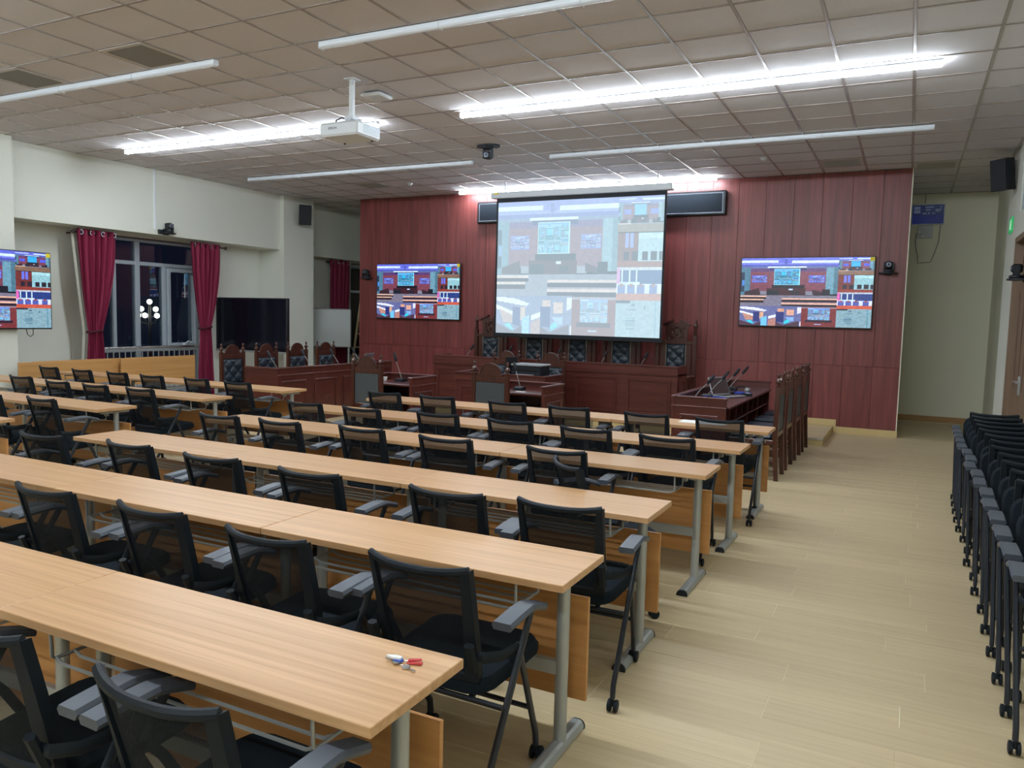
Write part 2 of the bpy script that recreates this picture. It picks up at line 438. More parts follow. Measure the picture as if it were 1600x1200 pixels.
# ------------------------------------------------------------------ walls
def wbox(parent, name, *a, mat='wall'):
    return obj(name, MB().box(*a), M[mat], parent)
wl = struct('wall_left')
XRC = -11.92
wbox(wl, 'pillar', -12.4, -11.15, 5.70, 6.65, 0, H)
wbox(wl, 'wall_panel', -12.4, -11.92, YN, 5.70, 0, H)
wbox(wl, 'pillar', -12.4, -11.30, 12.06, 12.94, 0, H)
wbox(wl, 'beam', -12.4, -11.40, 6.65, 12.06, 2.90, H)
wbox(wl, 'beam', -12.4, -11.66, 12.94, YB, 2.88, H)
wy0, wy1, wz0, wz1 = 8.45, 10.52, 0.35, 2.86
wbox(wl, 'wall_panel', -12.15, XRC, 6.65, wy0, 0, 2.90)
wbox(wl, 'wall_panel', -12.15, XRC, wy1, 12.06, 0, 2.90)
wbox(wl, 'wall_panel', -12.15, XRC, wy0, wy1, 0, wz0)
wbox(wl, 'wall_panel', -12.15, XRC, wy0, wy1, wz1, 2.90)
wbox(wl, 'wall_panel', -12.15, -12.0, 12.94, 14.5, 0, 2.88)
wbox(wl, 'wall_panel', -12.15, -12.0, 14.5, YB, 0, 0.6)
wbox(wl, 'wall_panel', -12.15, -12.0, 14.5, YB, 2.80, 2.88)
wb = struct('wall_back'); wbox(wb, 'wall_panel', -12.4, 2.2, YB, YB+0.2, 0, H, mat='wall_back')
wr = struct('wall_right')
wbox(wr, 'wall_panel', 1.21, 1.45, 12.88, YB, 0, H, mat='wall_back')
DY0, DY1, DZ = 9.55, 11.62, 2.80
wbox(wr, 'wall_panel', XR, 1.45, DY1, 12.88, 0, H)
wbox(wr, 'wall_panel', XR, 1.45, YN, DY0, 0, 3.10)
wbox(wr, 'wall_panel', XR, 1.45, DY0, DY1, DZ, 3.10)
wbox(wr, 'wall_panel', XR, 1.45, 11.52, DY1, 3.10, H)
wbox(wr, 'wall_panel', XR, 1.45, YN, 9.2, 3.10, H)
wbox(wr, 'wall_panel', XR, 1.45, 9.2, 11.52, 3.75, H)
wn = struct('wall_near'); wbox(wn, 'wall_panel', -12.4, 2.2, YN-0.2, YN, 0, H)
# cherry panelled wall
wf = struct('wall_front')
obj('core', MB().box(XW0+0.004, XW1-0.004, YW+0.018, YW+0.14, 0, H-0.003), M['cherry_dark'], wf)
seams = sorted([XW0] + [-0.46-0.42*k for k in range(0, 23)] + [XW1])
seams = [s for i, s in enumerate(seams) if i == 0 or s-seams[i-1] > 0.08]
for a, b_ in zip(seams, seams[1:]):
    for z0, z1 in ((0.10, 1.045), (1.045, H-0.004)):
        obj('panel', MB().cbox(a+0.0016, b_-0.0016, YW, YW+0.02, z0+0.0014, z1-0.0014, 0.002), M['cherry'], wf)
obj('end_strip', MB().box(XW1-0.004, XW1+0.010, YW+0.001, YW+0.15, 0, H-0.003), M['wall_back'], wf)
b1 = obj('baseboard_front', MB().cbox(-0.965, XW1+0.02, YW-0.016, YW, 0, 0.10, 0.003).cbox(-1.8, -0.925, YW-0.0165, YW-0.0005, 0.10, 0.205, 0.003), M['base_light']); b1['kind'] = 'structure'
b2 = obj('baseboard_back', MB().cbox(-12.0, 1.21, YB-0.014, YB, 0, 0.10, 0.003), M['base']); b2['kind'] = 'structure'
b3 = obj('baseboard_right', MB().cbox(1.196, 1.21, 12.88, YB-0.014, 0, 0.10, 0.003), M['base']); b3['kind'] = 'structure'
# platform under the bench
pl = struct('platform')
obj('riser', MB().box(-8.3, -0.97, 11.43, YW-0.018, 0.0, 0.088), M['base_light'], pl)
for k in range(8):
    y0 = 11.43+k*PW
    if y0 > YW-0.05: break
    y1 = min(y0+PW, YW-0.018)
    for j in range(6):
        x1 = -0.968-j*1.22-(0 if k % 2 else 0.0); x0 = max(x1-1.22, -8.3)
        obj('plank', MB().cbox(x0+0.001, x1-0.001, y0+0.001, y1-0.001, 0.088, 0.1, 0.002), M['plank'], pl)
obj('nosing', MB().cbox(-8.3, -0.962, 11.415, 11.44, 0.078, 0.104, 0.004), M['nosing'], pl)

# ------------------------------------------------------------------ ceiling lamps
def lamp(label, x0, x1, y, on, nseg=4):
    t = thing('ceiling_lamp', label, 'lamp', ((x0+x1)/2, y, H), 0, 'long linear ceiling lamps')
    L = (x1-x0)/nseg
    for k in range(nseg):
        a = -(x1-x0)/2 + k*L
        obj('housing', MB().prism([(-0.03, 0.0), (0.03, 0.0), (0.028, -0.022), (-0.028, -0.022)], a+0.002, a+L-0.002, 'X', Matrix.Translation((0, 0, -0.006))), M['lampbody'], t)
        prof = [(0.034*math.cos(th), -0.030-0.030*math.sin(th)) for th in [PI*i/8 for i in range(9)]]
        obj('diffuser', MB().prism(prof, a+0.004, a+L-0.004, 'X'), M['lampon' if on else 'lampoff'], t)
        obj('end_cap', MB().cbox(a, a+0.004, -0.036, 0.036, -0.062, -0.006, 0.001), M['lampbody'], t)
        obj('bracket', MB().box(a+L*0.5-0.02, a+L*0.5+0.02, -0.014, 0.014, -0.007, 0.0), M['lampbody'], t)
    return t
lamp('longest lit white lamp running across the ceiling to the aisle wall', -4.70, 0.12, 7.86, True)
lamp('lit white lamp behind the projector, running to the curtained wall', -10.40, -5.86, 7.86, True)
lamp('lit white lamp just in front of the cherry wall above the screen', -7.62, -2.88, 12.74, True)
lamp('unlit white lamp between the projector screen and the long lit lamp', -4.68, 0.12, 10.30, False)
lamp('unlit white lamp below the projector, ending at the ceiling camera', -10.45, -5.95, 10.30, False)
lamp('unlit white lamp above the projector, leaving the frame at the top', -4.64, 0.16, 5.40, False)
lamp('unlit white lamp beside the dark air vent, leaving the frame sideways', -10.40, -5.86, 5.38, False)
lamp('lit white ceiling lamp above the rearmost desks on the aisle side', -4.70, 0.12, 2.85, True)
lamp('lit white ceiling lamp above the rearmost desks on the window side', -10.40, -5.86, 2.85, True)
lamp('lit white ceiling lamp at the very rear of the hall', -4.70, 0.12, -2.1, True)

# ------------------------------------------------------------------ screen pictures (drawn in numbers)
def draw_courtroom(W=256, Hh=144):
    """the split view the monitors show"""
    A = np.zeros((Hh, W, 3), float)
    def R(x0, y0, x1, y1, c):
        A[int(round(y0*Hh)):max(int(round(y1*Hh)), int(round(y0*Hh))+1), int(round(x0*W)):max(int(round(x1*W)), int(round(x0*W))+1)] = c
    def Pg(pts, c):
        yy, xx = np.mgrid[0:Hh, 0:W]; xx = (xx+.5)/W; yy = (yy+.5)/Hh
        ins = np.zeros((Hh, W), bool); n = len(pts)
        for i in range(n):
            (xa, ya), (xb, yb) = pts[i], pts[(i+1) % n]
            cond = ((ya > yy) != (yb > yy)) & (xx < (xb-xa)*(yy-ya)/(yb-ya+1e-9)+xa)
            ins ^= cond
        A[ins] = c
    rg = random.Random(5)
    lav = (.33, .36, .80); lav2 = (.25, .28, .66); lt = (.80, .90, 1.0); red = (.42, .20, .24); dk = (.10, .05, .07)
    tan = (.86, .68, .58); scr = (.16, .62, .92); gw = (.25, .42, .50); cyan = (.15, .78, .85)
    def view(x0, y0, x1, y1, deep):
        def X(t): return x0+(x1-x0)*t
        def Y(t): return y0+(y1-y0)*t
        def r(a, b_, c_, d, col): R(X(a), Y(b_), X(c_), Y(d), col)
        r(0, 0, 1, .17, lav); r(0, .10, 1, .13, (.42, .46, .88)); r(0, .13, 1, .17, lav2); r(0, .17, 1, .23, (.30, .36, .56))
        r(0, .05, .39, .09, lt); r(.53, .055, 1, .10, lt); r(.45, .03, .48, .12, lav2)
        r(0, .2, .1, .78, gw); r(0, .28, .035, .68, (.12, .16, .22)); r(.01, .44, .035, .56, (.25, .45, .75))
        r(.1, .21, .9, .68, red); r(.1, .21, .9, .27, (.30, .17, .36)); r(.88, .2, 1, .72, (.36, .55, .62)); r(.96, .2, 1, .72, (.24, .40, .46))
        r(.28, .17, .68, .20, lt); r(.3, .20, .68, .25, (.12, .11, .30))
        r(.35, .22, .62, .54, (.55, .85, 1)); r(.36, .235, .61, .53, scr)
        if deep:
            for _ in range(40):
                a, b_ = rg.uniform(.36, .58), rg.uniform(.25, .5); r(a, b_, a+rg.uniform(.01, .04), b_+rg.uniform(.01, .03), rg.choice([(.1, .5, .85), (.2, .75, .9), (.15, .85, .85), (.3, .6, .9)]))
            r(.44, .27, .50, .35, (.1, .9, .95)); r(.58, .29, .60, .35, (.6, .95, 1))
        for a in (.12, .71):
            r(a, .35, a+.16, .49, (.25, .30, .85))
            if deep:
                for _ in range(26):
                    p, q = rg.uniform(a, a+.14), rg.uniform(.35, .47); r(p, q, p+.02, q+.015, rg.choice([(.15, .2, .75), (.4, .5, 1), (.75, .8, 1), (.45, .3, .7)]))
                r(a+.05, .37, a+.09, .42, (.15, .7, .95)); r(a, .35, a+.16, .36, (.7, .8, 1))
        r(.33, .54, .67, .60, (.07, .05, .07)); r(.28, .60, .68, .76, (.20, .08, .09)); r(.21, .66, .28, .74, (.45, .45, .50)); r(.68, .66, .76, .74, (.45, .45, .50))
        Pg([(X(.04), Y(.68)), (X(.2), Y(.60)), (X(.2), Y(.75)), (X(.04), Y(.75))], (.18, .10, .11)); Pg([(X(.75), Y(.63)), (X(.93), Y(.72)), (X(.93), Y(.76)), (X(.75), Y(.72))], (.16, .08, .10))
        r(.85, .62, .93, .76, (.06, .05, .07)); r(.29, .64, .41, .86, (.07, .08, .10)); r(.53, .66, .62, .74, (.10, .08, .10)); r(.51, .61, .55, .64, (.7, .8, .95))
        r(0, .75, 1, 1, (.42, .40, .46))
        for yy, a in ((.755, .28), (.825, .25)):
            r(0, yy, a, yy+.03, tan); r(0, yy+.03, a, yy+.07, dk)
        for yy, a in ((.80, .44), (.90, .44)):
            r(a, yy, 1, yy+.03, (.88, .66, .56)); r(a, yy+.03, 1, yy+.09, (.10, .06, .10)); r(a, yy+.075, 1, yy+.10, (.55, .42, .45))
    view(0, 0, .745, .735, True)
    view(.745, 0, 1, .25, False)
    A[int(.2*Hh):int(.25*Hh), int(.745*W):] = (.45, .33, .24)
    x = .745
    R(x, .255, 1, .49, (.38, .13, .10)); R(x+.045, .255, x+.065, .36, (.35, .40, .85)); R(x+.07, .255, x+.09, .36, (.35, .40, .85))
    R(x+.12, .255, 1, .46, (.50, .70, .73)); R(x+.12, .255, 1, .30, (.60, .80, .82))
    for a in (.035, .085, .14, .19, .235): R(x+a, .39, x+a+.033, .45, (.10, .07, .10))
    R(x, .455, 1, .50, (.50, .17, .11)); R(x, .50, 1, .52, (.7, .75, .8))
    R(x, .52, 1, .62, (.10, .18, .42)); R(x, .51, x+.02, .66, (.85, .35, .65))
    for a in (.03, .07, .11): R(x+a, .52, x+a+.008, .61, (.8, .9, .98))
    R(x+.02, .605, x+.135, .62, (.75, .85, .95)); R(x, .62, 1, .70, (.80, .84, .92))
    for a in (.01, .065, .12, .19): R(x+a, .625, x+a+.04, .69, (.25, .30, .62)); R(x+a+.01, .615, x+a+.03, .64, (.55, .25, .22))
    R(x, .685, 1, .735, (.75, .28, .17))
    R(x, .735, 1, 1, (.46, .60, .64)); R(x, .735, x+.085, .76, (.10, .12, .16)); R(x+.09, .76, x+.11, .78, (.25, .35, .42)); R(x+.16, .78, x+.17, .80, (.25, .35, .42)); R(x+.065, .80, x+.12, .808, (.2, .32, .4))
    for k in range(5): R(x+.06, .86+.012*k, x+.115, .864+.012*k, (.25, .42, .5))
    R(x+.065, .94, x+.115, .946, (.2, .35, .42)); R(x+.225, .735, x+.23, 1, (.28, .50, .57))
    # lower left: desks seen from above
    R(0, .71, .485, 1, (.34, .36, .55))
    for pts, c in (([(0, .72), (.12, .73), (.22, .77), (.2, .79), (0, .75)], (.86, .88, .98)), ([(0, .78), (.11, .83), (.11, .86), (0, .81)], (.90, .92, 1)),
                   ([(.02, .81), (.11, .86), (.11, .92), (.05, .92)], (.72, .50, .42)), ([(.16, .80), (.19, .79), (.19, .88), (.16, .9)], (.80, .60, .46)),
                   ([(.23, .86), (.29, .83), (.29, .87), (.23, .90)], (.88, .92, 1)), ([(.23, .91), (.29, .88), (.29, 1), (.23, 1)], (.66, .44, .38)),
                   ([(.30, .74), (.35, .74), (.35, .80), (.30, .80)], (.82, .58, .46)), ([(.37, .76), (.43, .76), (.43, .84), (.37, .84)], (.84, .60, .50)),
                   ([(.11, .80), (.16, .80), (.16, .95), (.11, .93)], (.14, .16, .38)), ([(.29, .79), (.35, .79), (.35, .95), (.29, .94)], (.14, .16, .38)),
                   ([(0, .92), (.11, .985), (.17, .94), (.17, 1), (0, 1)], (.26, .16, .20)), ([(.05, .93), (.09, .92), (.12, .97), (.10, .975)], cyan),
                   ([(.29, .94), (.35, .985), (.47, .92), (.47, 1), (.29, 1)], (.26, .16, .20)), ([(.35, .94), (.38, .90), (.41, .93), (.36, .975)], cyan),
                   ([(.17, .88), (.22, .86), (.22, 1), (.17, 1)], (.38, .72, .90)), ([(.36, .87), (.43, .87), (.43, .92), (.40, .93)], (.45, .62, .85)),
                   ([(.455, .72), (.485, .72), (.485, .80), (.455, .82)], (.85, .85, .95)), ([(.475, .93), (.485, .93), (.485, 1), (.475, 1)], (.9, .9, 1))):
        Pg(pts, c)
    # lower middle: the bench with the screen
    x = .485
    R(x, .735, .745, 1, (.42, .15, .14)); R(x+.05, .735, .70, .905, (.35, .62, .90))
    for _ in range(70):
        a, b_ = rg.uniform(x+.05, .69), rg.uniform(.74, .89); R(a, b_, a+.012, b_+.012, rg.choice([(.3, .5, .85), (.5, .75, .95), (.35, .65, .9), (.45, .85, .95)]))
    R(x+.10, .74, x+.13, .78, (.4, .9, .95)); R(x+.13, .85, x+.16, .89, (.55, .9, .95)); R(x+.03, .905, .72, .935, (.14, .08, .12)); R(x+.10, .955, x+.15, .97, (.55, .6, .75))
    return A
PIC = draw_courtroom()
_n = np.random.default_rng(2)
_g = np.kron(_n.random((48, 64, 1)), np.ones((3, 4, 1)))*0.85 + _n.random((144, 256, 1))*0.15
PIC = np.clip(PIC*(0.90+0.18*_g) + np.array([0.02, 0.025, 0.05]), 0, 1)
def paste(x0, y0, x1, y1, mix, tint):
    h_, w_ = PIC.shape[:2]; a, b_, c_, d = int(x0*w_), int(y0*h_), int(x1*w_), int(y1*h_)
    iy = (np.arange(d-b_)*h_//(d-b_)).astype(int); ix = (np.arange(c_-a)*w_//(c_-a)).astype(int)
    PIC[b_:d, a:c_] = PIC[np.ix_(iy, ix)]*mix + np.array(tint)*(1-mix)
for bx_ in ((.358*.745, .235*.735, .612*.745, .53*.735, .5, (.10, .72, .95)), (.12*.745, .35*.735, .28*.745, .49*.735, .6, (.30, .35, .95)), (.71*.745, .35*.735, .87*.745, .49*.735, .6, (.30, .35, .95)), (.537, .735, .70, .905, .5, (.45, .72, .95))): paste(*bx_)
def picture_mesh(name, A, w_, h_, mat):
    """a flat mesh in local XZ (facing -Y) of coloured cells"""
    hh, ww = A.shape[:2]
    gx, gz = np.meshgrid(np.linspace(-w_/2, w_/2, ww+1), np.linspace(h_/2, -h_/2, hh+1))
    v = np.stack([gx, np.zeros_like(gx), gz], -1).reshape(-1, 3)
    i = np.arange(hh)[:, None]*(ww+1)+np.arange(ww)[None]
    f = np.stack([i, i+ww+1, i+ww+2, i+1], -1).reshape(-1, 4)
    me = bpy.data.meshes.new(name); me.from_pydata(v.tolist(), [], f.tolist()); me.update()
    at = me.color_attributes.new('picture', 'FLOAT_COLOR', 'CORNER')
    col = np.repeat(np.concatenate([A.reshape(-1, 3)**2.0, np.ones((hh*ww, 1))], 1), 4, 0).astype(np.float32)
    at.data.foreach_set('color', col.ravel())
    me.materials.append(mat); return me
TVW, TVH = 1.96, 1.09
tv_pic = picture_mesh('picture', PIC, TVW-0.03, TVH-0.03, M['tvpic'])
def monitor(label, loc, rz):
    t = thing('wall_monitor', label, 'monitor', loc, rz, 'large monitors showing the split court view')
    obj('bezel', MB().cbox(-TVW/2, TVW/2, 0.0, 0.045, -TVH/2, TVH/2, 0.006), M['bezel'], t)
    link_mesh('picture', tv_pic, t, (0, -0.0015, 0.004))
    obj('energy_sticker', MB().box(TVW/2-0.075, TVW/2-0.012, -0.004, -0.002, TVH/2-0.07, TVH/2-0.012), M['yellow'], t)
    obj('wall_bracket', MB().box(-0.5, 0.5, 0.045, 0.075, -0.25, 0.25), M['black'], t)
    return t
monitor('large lit monitor on the cherry wall between screen and door end', (-1.485, YW-0.078, 2.155), 0)
monitor('large lit monitor on the cherry wall near the white easel board', (-8.66, YW-0.078, 2.115), 0)
m3o = monitor('large lit monitor on the pillar, cut off by the frame', (-11.07, 6.125, 1.872), PI/2)
obj('hanging_cable', MB().path([(0.62, 0.03, -0.54), (0.63, 0.02, -0.62), (0.67, 0.02, -0.65), (0.71, 0.02, -0.62), (0.72, 0.03, -0.54)], 0.006, 6), M['cable'], m3o, True)

# LED message board behind the screen
lb = thing('led_board', 'long dark message board on the cherry wall behind the screen', 'display board', (-5.04, YW, 3.585))
def ring(w_, h_, t_, y0, y1):
    q = MB(); q.cbox(-w_/2, w_/2, y0, y1, h_/2-t_, h_/2, 0.008); q.cbox(-w_/2, w_/2, y0, y1, -h_/2, -h_/2+t_, 0.008)
    q.cbox(-w_/2, -w_/2+t_, y0, y1, -h_/2+t_, h_/2-t_, 0.006); q.cbox(w_/2-t_, w_/2, y0, y1, -h_/2+t_, h_/2-t_, 0.006); return q
obj('housing', MB().cbox(-2.30, 2.30, -0.09, -0.001, -0.198, 0.198, 0.02), M['bezel'], lb)
obj('frame', ring(4.50, 0.325, 0.014, -0.096, -0.088), M['silver_trim'], lb)
obj('face', MB().box(-2.24, 2.24, -0.0915, -0.0895, -0.15, 0.15), M['ledface'], lb)

# projection screen, hung in front of the wall
ys_ = 12.16
ps = thing('projection_screen', 'lowered projector screen showing a washed out court view', 'screen', (-5.01, ys_, 0))
obj('housing', MB().cbox(-1.60, 1.60, -0.07, 0.07, 3.70, 3.805, 0.012), M['white'], ps)
obj('sticker', MB().box(-1.53, -1.45, -0.0725, -0.0705, 3.765, 3.79), M['yellow'], ps)
obj('fabric', MB().box(-1.51, 1.51, -0.004, 0.004, 1.345, 3.72), M['black'], ps)
obj('bottom_bar', MB().cbox(-1.53, 1.53, -0.016, 0.016, 1.315, 1.36, 0.006), M['black'], ps)
W_ = PIC.mean(-1, keepdims=True)
PD = PIC*0.75 + W_*0.25
wash = np.clip(0.58 + 0.40*PD + np.array([-0.03, 0.045, 0.075]), 0, 1)
yy = np.linspace(0, 1, wash.shape[0])[:, None, None]
spic = picture_mesh('picture', wash, 2.95, 2.245, M['scrpic'])
link_mesh('picture', spic, ps, (0, -0.006, 1.40+2.245/2-0.015))
for sx in (-1.35, 1.35):
    obj('hanger', MB().box(sx-0.008, sx+0.008, -0.008, 0.008, 3.80, H-0.001), M['white'], ps)

# ------------------------------------------------------------------ training desks
DL = 1.4
def make_desk(label):
    t = thing('training_desk', label, 'desk', (0, 0, 0), 0, 'light wood training desks')
    obj('tabletop', MB().cbox(-DL/2+0.0015, DL/2-0.0015, -0.41, 0, 0.722, 0.75, 0.002), M['desk'], t)
    obj('modesty_panel', MB().cbox(-0.66, 0.66, -0.052, -0.034, 0.165, 0.585, 0.002), M['desk_panel'], t)
    obj('cross_beam', MB().cbox(-0.59, 0.59, -0.155, -0.125, 0.295, 0.352, 0.004), M['steel'], t)
    rk = MB()
    for yk in (-0.36, -0.30, -0.24, -0.18):
        rk.path([(-0.50, yk, 0.625), (-0.47, yk, 0.61), (0.47, yk, 0.61), (0.50, yk, 0.625)], 0.0055, 6)
    for xk in (-0.5, 0.5):
        rk.path([(xk, -0.375, 0.722), (xk, -0.37, 0.63), (xk, -0.36, 0.622), (xk, -0.18, 0.622), (xk, -0.17, 0.722)], 0.0055, 6)
    obj('book_rack', rk, M['steel'], t, True)
    for sx in (-1, 1):
        x = sx*0.592
        lg = MB().path([(x, -0.14, 0.03), (x, -0.14, 0.69)], 0.021, 14, ry=0.026)
        lg.cbox(x-0.024, x+0.024, -0.30, -0.02, 0.69, 0.722, 0.004)
        lg.cbox(x-sx*0.075-0.016, x-sx*0.075+0.016, -0.20, -0.165, 0.655, 0.722, 0.004)
        l = obj('leg', lg, M['steel'], t, True)
        prof = [(-0.032, 0.004), (-0.032, 0.018), (-0.024, 0.032), (-0.012, 0.038), (0.012, 0.038), (0.024, 0.032), (0.032, 0.018), (0.032, 0.004)]
        obj('foot', MB().prism([(x+p[0], p[1]) for p in prof], -0.435, 0.035, 'Y'), M['steel'], l)
        for y0, y1 in ((-0.447, -0.4352), (0.0352, 0.047)):
            obj('end_cap', MB().prism([(x+p[0]*1.04, p[1]*1.03-0.004) for p in prof], y0, y1, 'Y'), M['black'], l)
    return t
def in_frame(pts, mg=10):
    q = [px(p) for p in pts]; q = [p for p in q if p is not None]
    if not q: return False
    return max(p[0] for p in q) > -mg and min(p[0] for p in q) < 1600+mg and max(p[1] for p in q) > -mg and min(p[1] for p in q) < 1200+mg
ROWS = {'F': 7.215, 'E': 6.10, 'D': 5.06, 'C': 3.895, 'B': 2.84, 'A': 1.765}
RN = {'F': 'front', 'E': 'second', 'D': 'third', 'C': 'fourth', 'B': 'fifth', 'A': 'sixth'}
XA = {'A': -1.015, 'B': -1.010, 'C': -1.030, 'D': -1.030, 'E': -1.024, 'F': -1.005}
desk0 = make_desk('x'); used = False
POS = ['at its aisle end', 'in its middle', 'at its far end']
for r in 'FEDCBA':
    for j in range(3):
        cx = XA[r]-0.7-1.401*j; y = ROWS[r]
        if not in_frame([(cx+a, y+b_, 0.75) for a in (-.7, .7) for b_ in (-.41, 0)], 0): continue
        lab = f"light wood desk in the {RN[r]} row of the stacked-chair side, {POS[j]}"
        if not used: desk0['label'] = lab; desk0.location = (cx, y, 0); used = True
        else: dup(desk0, lab, (cx, y, 0))
LROW = {'F': (7.20, -6.385), 'E': (6.07, -6.41), 'D': (4.93, -6.44), 'C': (3.79, -6.42), 'B': (2.70, -6.42)}
POSL = ['at its centre aisle end', 'in its middle', 'at its window wall end']
for r in 'FEDCB':
    for j in range(3):
        y, xe = LROW[r]; cx = xe-0.7-1.401*j
        if not in_frame([(cx+a, y+b_, 0.75) for a in (-.7, .7) for b_ in (-.41, 0)], 0): continue
        dup(desk0, f"light wood desk in the {RN[r]} row of the window side, {POSL[j]}", (cx, y, 0))

# ------------------------------------------------------------------ mesh-back chairs
def back_pt(u, v, off=0.0):
    """u -1..1 across, v 0..1 up"""
    hw = 0.192 + 0.006*v
    x = u*hw
    y = 0.115 - 0.115*v**1.1 + 0.045*(abs(u)**2.2)*(0.45+0.55*v) - 0.02 + off
    z = 0.455 + 0.385*v + 0.012*(abs(u)**3)*v
    return (x, y, z)
def make_chair(label, folded):
    t = thing('mesh_chair', label, 'chair', (0, 0, 0), 0, None)
    obj('back_mesh', MB().grid(lambda a, b_: back_pt(2*a-1, b_, 0.0), 12, 6), M['mesh'], t, True)
    fr = MB()
    fr.path([back_pt(-1+2*i/12, 1.0, 0) for i in range(13)], 0.013, 8, ry=0.014)
    fr.path([back_pt(-1+2*i/10, 0.0, 0) for i in range(11)], 0.012, 6, ry=0.022)
    for s in (-1, 1):
        n = 9; v = []; f = []
        for i in range(n):
            b_ = i/(n-1); ww = 0.046 - 0.024*b_
            p0 = Vector(back_pt(s*1.02, b_)); p1 = Vector(back_pt(s*(1-ww/0.195), b_))
            for p, d in ((p0, -0.013), (p0, 0.018), (p1, 0.012), (p1, -0.011)): v.append(p+Vector((0, d, 0)))
        for i in range(n-1):
            for k in range(4): f.append((i*4+k, i*4+(k+1) % 4, (i+1)*4+(k+1) % 4, (i+1)*4+k))
        f += [(0, 1, 2, 3), tuple((n-1)*4+k for k in (3, 2, 1, 0))]
        fr.add(v, f)
    obj('back_frame', fr, M['chairblack'], t, True)
    def seat_mb(M4=None):
        q = MB(); n = 20; lay = [(0.88, 0.0), (1.0, 0.018), (1.0, 0.045), (0.95, 0.066), (0.80, 0.072)]
        v = []; f = []
        for sc, z in lay:
            for k in range(n):
                th = 2*PI*k/n; c, s_ = math.cos(th), math.sin(th)
                X = math.copysign(abs(c)**0.36, c)*0.235*sc; Y = math.copysign(abs(s_)**0.36, s_)*0.225*sc
                v.append(Vector((X*(1.0+0.05*Y/0.23), Y, z)))
        for l in range(len(lay)-1):
            for k in range(n): f.append((l*n+k, l*n+(k+1) % n, (l+1)*n+(k+1) % n, (l+1)*n+k))
        f += [tuple(range(n))[::-1], tuple((len(lay)-1)*n+k for k in range(n))]
        if M4 is not None: v = [M4 @ p for p in v]
        return q.add(v, f)
    if folded: Ms = Matrix.Translation((0, 0.185, 0.575)) @ Matrix.Rotation(math.radians(76), 4, 'X') @ Matrix.Translation((0, 0, -0.036))
    else: Ms = Matrix.Translation((0, 0.315, 0.395)) @ Matrix.Rotation(math.radians(3), 4, 'X')
    obj('seat', seat_mb(Ms), M['cloth'], t, True)
    XT, XRr, XF = 0.300, 0.296, 0.238
    for s in (-1, 1):
        rl = MB().path([(s*XT, 0.285, 0.672), (s*XT, 0.24, 0.60), (s*XRr, -0.043, 0.115), (s*XRr, -0.050, 0.062)], 0.0115, 8, ry=0.015)
        a = obj('rear_leg', rl, M['tubeblk'], t, True)
        fl_ = MB().path([(s*(XT-0.018), 0.215, 0.555), (s*(XT-0.025), 0.25, 0.51), (s*XF, 0.468, 0.115), (s*XF, 0.475, 0.062)], 0.0115, 8, ry=0.015)
        b_ = obj('front_leg', fl_, M['tubeblk'], t, True)
        for (par, xx, yy_) in ((a, s*XRr, -0.050), (b_, s*XF, 0.475)):
            q = MB()
            for dx in (-0.014, 0.014):
                q.lathe([(0.019, -0.0085), (0.0265, -0.006), (0.0265, 0.006), (0.019, 0.0085)], 0, 0, 12, Matrix.Translation((xx+dx, yy_+0.008, 0.0268)) @ Matrix.Rotation(PI/2, 4, 'Y'))
            q.cbox(xx-0.006, xx+0.006, yy_-0.012, yy_+0.012, 0.03, 0.064, 0.002)
            obj('caster', q, M['chairblack'], par, True)
        arm = []
        for i in range(9):
            u = i/8; yy_ = 0.065 + 0.285*u; zz = 0.676 + 0.012*math.sin(min(1, u*1.6)*PI/2) - 0.030*max(0, u-0.65)/0.35
            arm.append((yy_, zz, 0.038-0.010*max(0, u-0.4)))
        v = []; f = []
        for (yy_, zz, hw) in arm:
            for (dx, dz) in ((-hw, 0), (-hw*0.8, 0.012), (hw*0.8, 0.012), (hw, 0), (hw*0.8, -0.014), (-hw*0.8, -0.014)): v.append((s*XT+dx, yy_, zz+dz))
        for i in range(8):
            for k in range(6): f.append((i*6+k, i*6+(k+1) % 6, (i+1)*6+(k+1) % 6, (i+1)*6+k))
        f += [tuple(range(6)), tuple(8*6+k for k in range(6))[::-1]]
        obj('armrest', MB().add(v, f), M['blackarm'], t, True)
        br = MB().path([(s*0.188, 0.06, 0.555), (s*0.232, 0.065, 0.555), (s*0.268, 0.12, 0.548), (s*0.290, 0.205, 0.553)], 0.008, 6, ry=0.02)
        br.path([(s*0.194, 0.075, 0.50), (s*0.197, 0.035, 0.60)], 0.014, 6, ry=0.020)
        obj('side_link', br, M['chairblack'], t, True)
    ub = MB().path([(-0.283, 0.115, 0.375), (0.283, 0.115, 0.375)], 0.010, 8)
    for sx in (-0.16, 0.16): ub.path([(sx, 0.115, 0.375), (sx, 0.16, 0.41)], 0.012, 6)
    obj('cross_bar', ub, M['tubeblk'], t, True)
    obj('cross_bar', MB().path([(-0.248, 0.395, 0.245), (0.248, 0.395, 0.245)], 0.0095, 8), M['tubeblk'], t, True)
    return t
def nth_from(n): return ORD[n]
CH = {
 'A': [(-1.265, 0.975), (-1.885, 0.985)],
 'B': [(-1.275, 1.905), (-1.86, 1.875), (-2.465, 1.91), (-3.08, 1.90), (-3.68, 1.89)],
 'C': [(-1.20, 2.80), (-1.70, 2.75), (-2.44, 2.74), (-3.09, 2.76), (-3.75, 2.79), (-4.40, 2.72)],
 'D': [(-1.73, 3.97), (-2.455, 3.96), (-3.11, 3.99), (-3.75, 3.93), (-4.29, 3.91)],
 'E': [(-1.33, 4.80), (-1.90, 4.85), (-2.50, 4.90), (-3.12, 4.92), (-3.77, 4.84), (-4.36, 4.86)],
 'F': [(-1.24, 5.93), (-1.81, 5.92), (-2.49, 5.96), (-3.07, 5.96), (-3.79, 5.97), (-4.37, 5.96)]}
K = 1.108
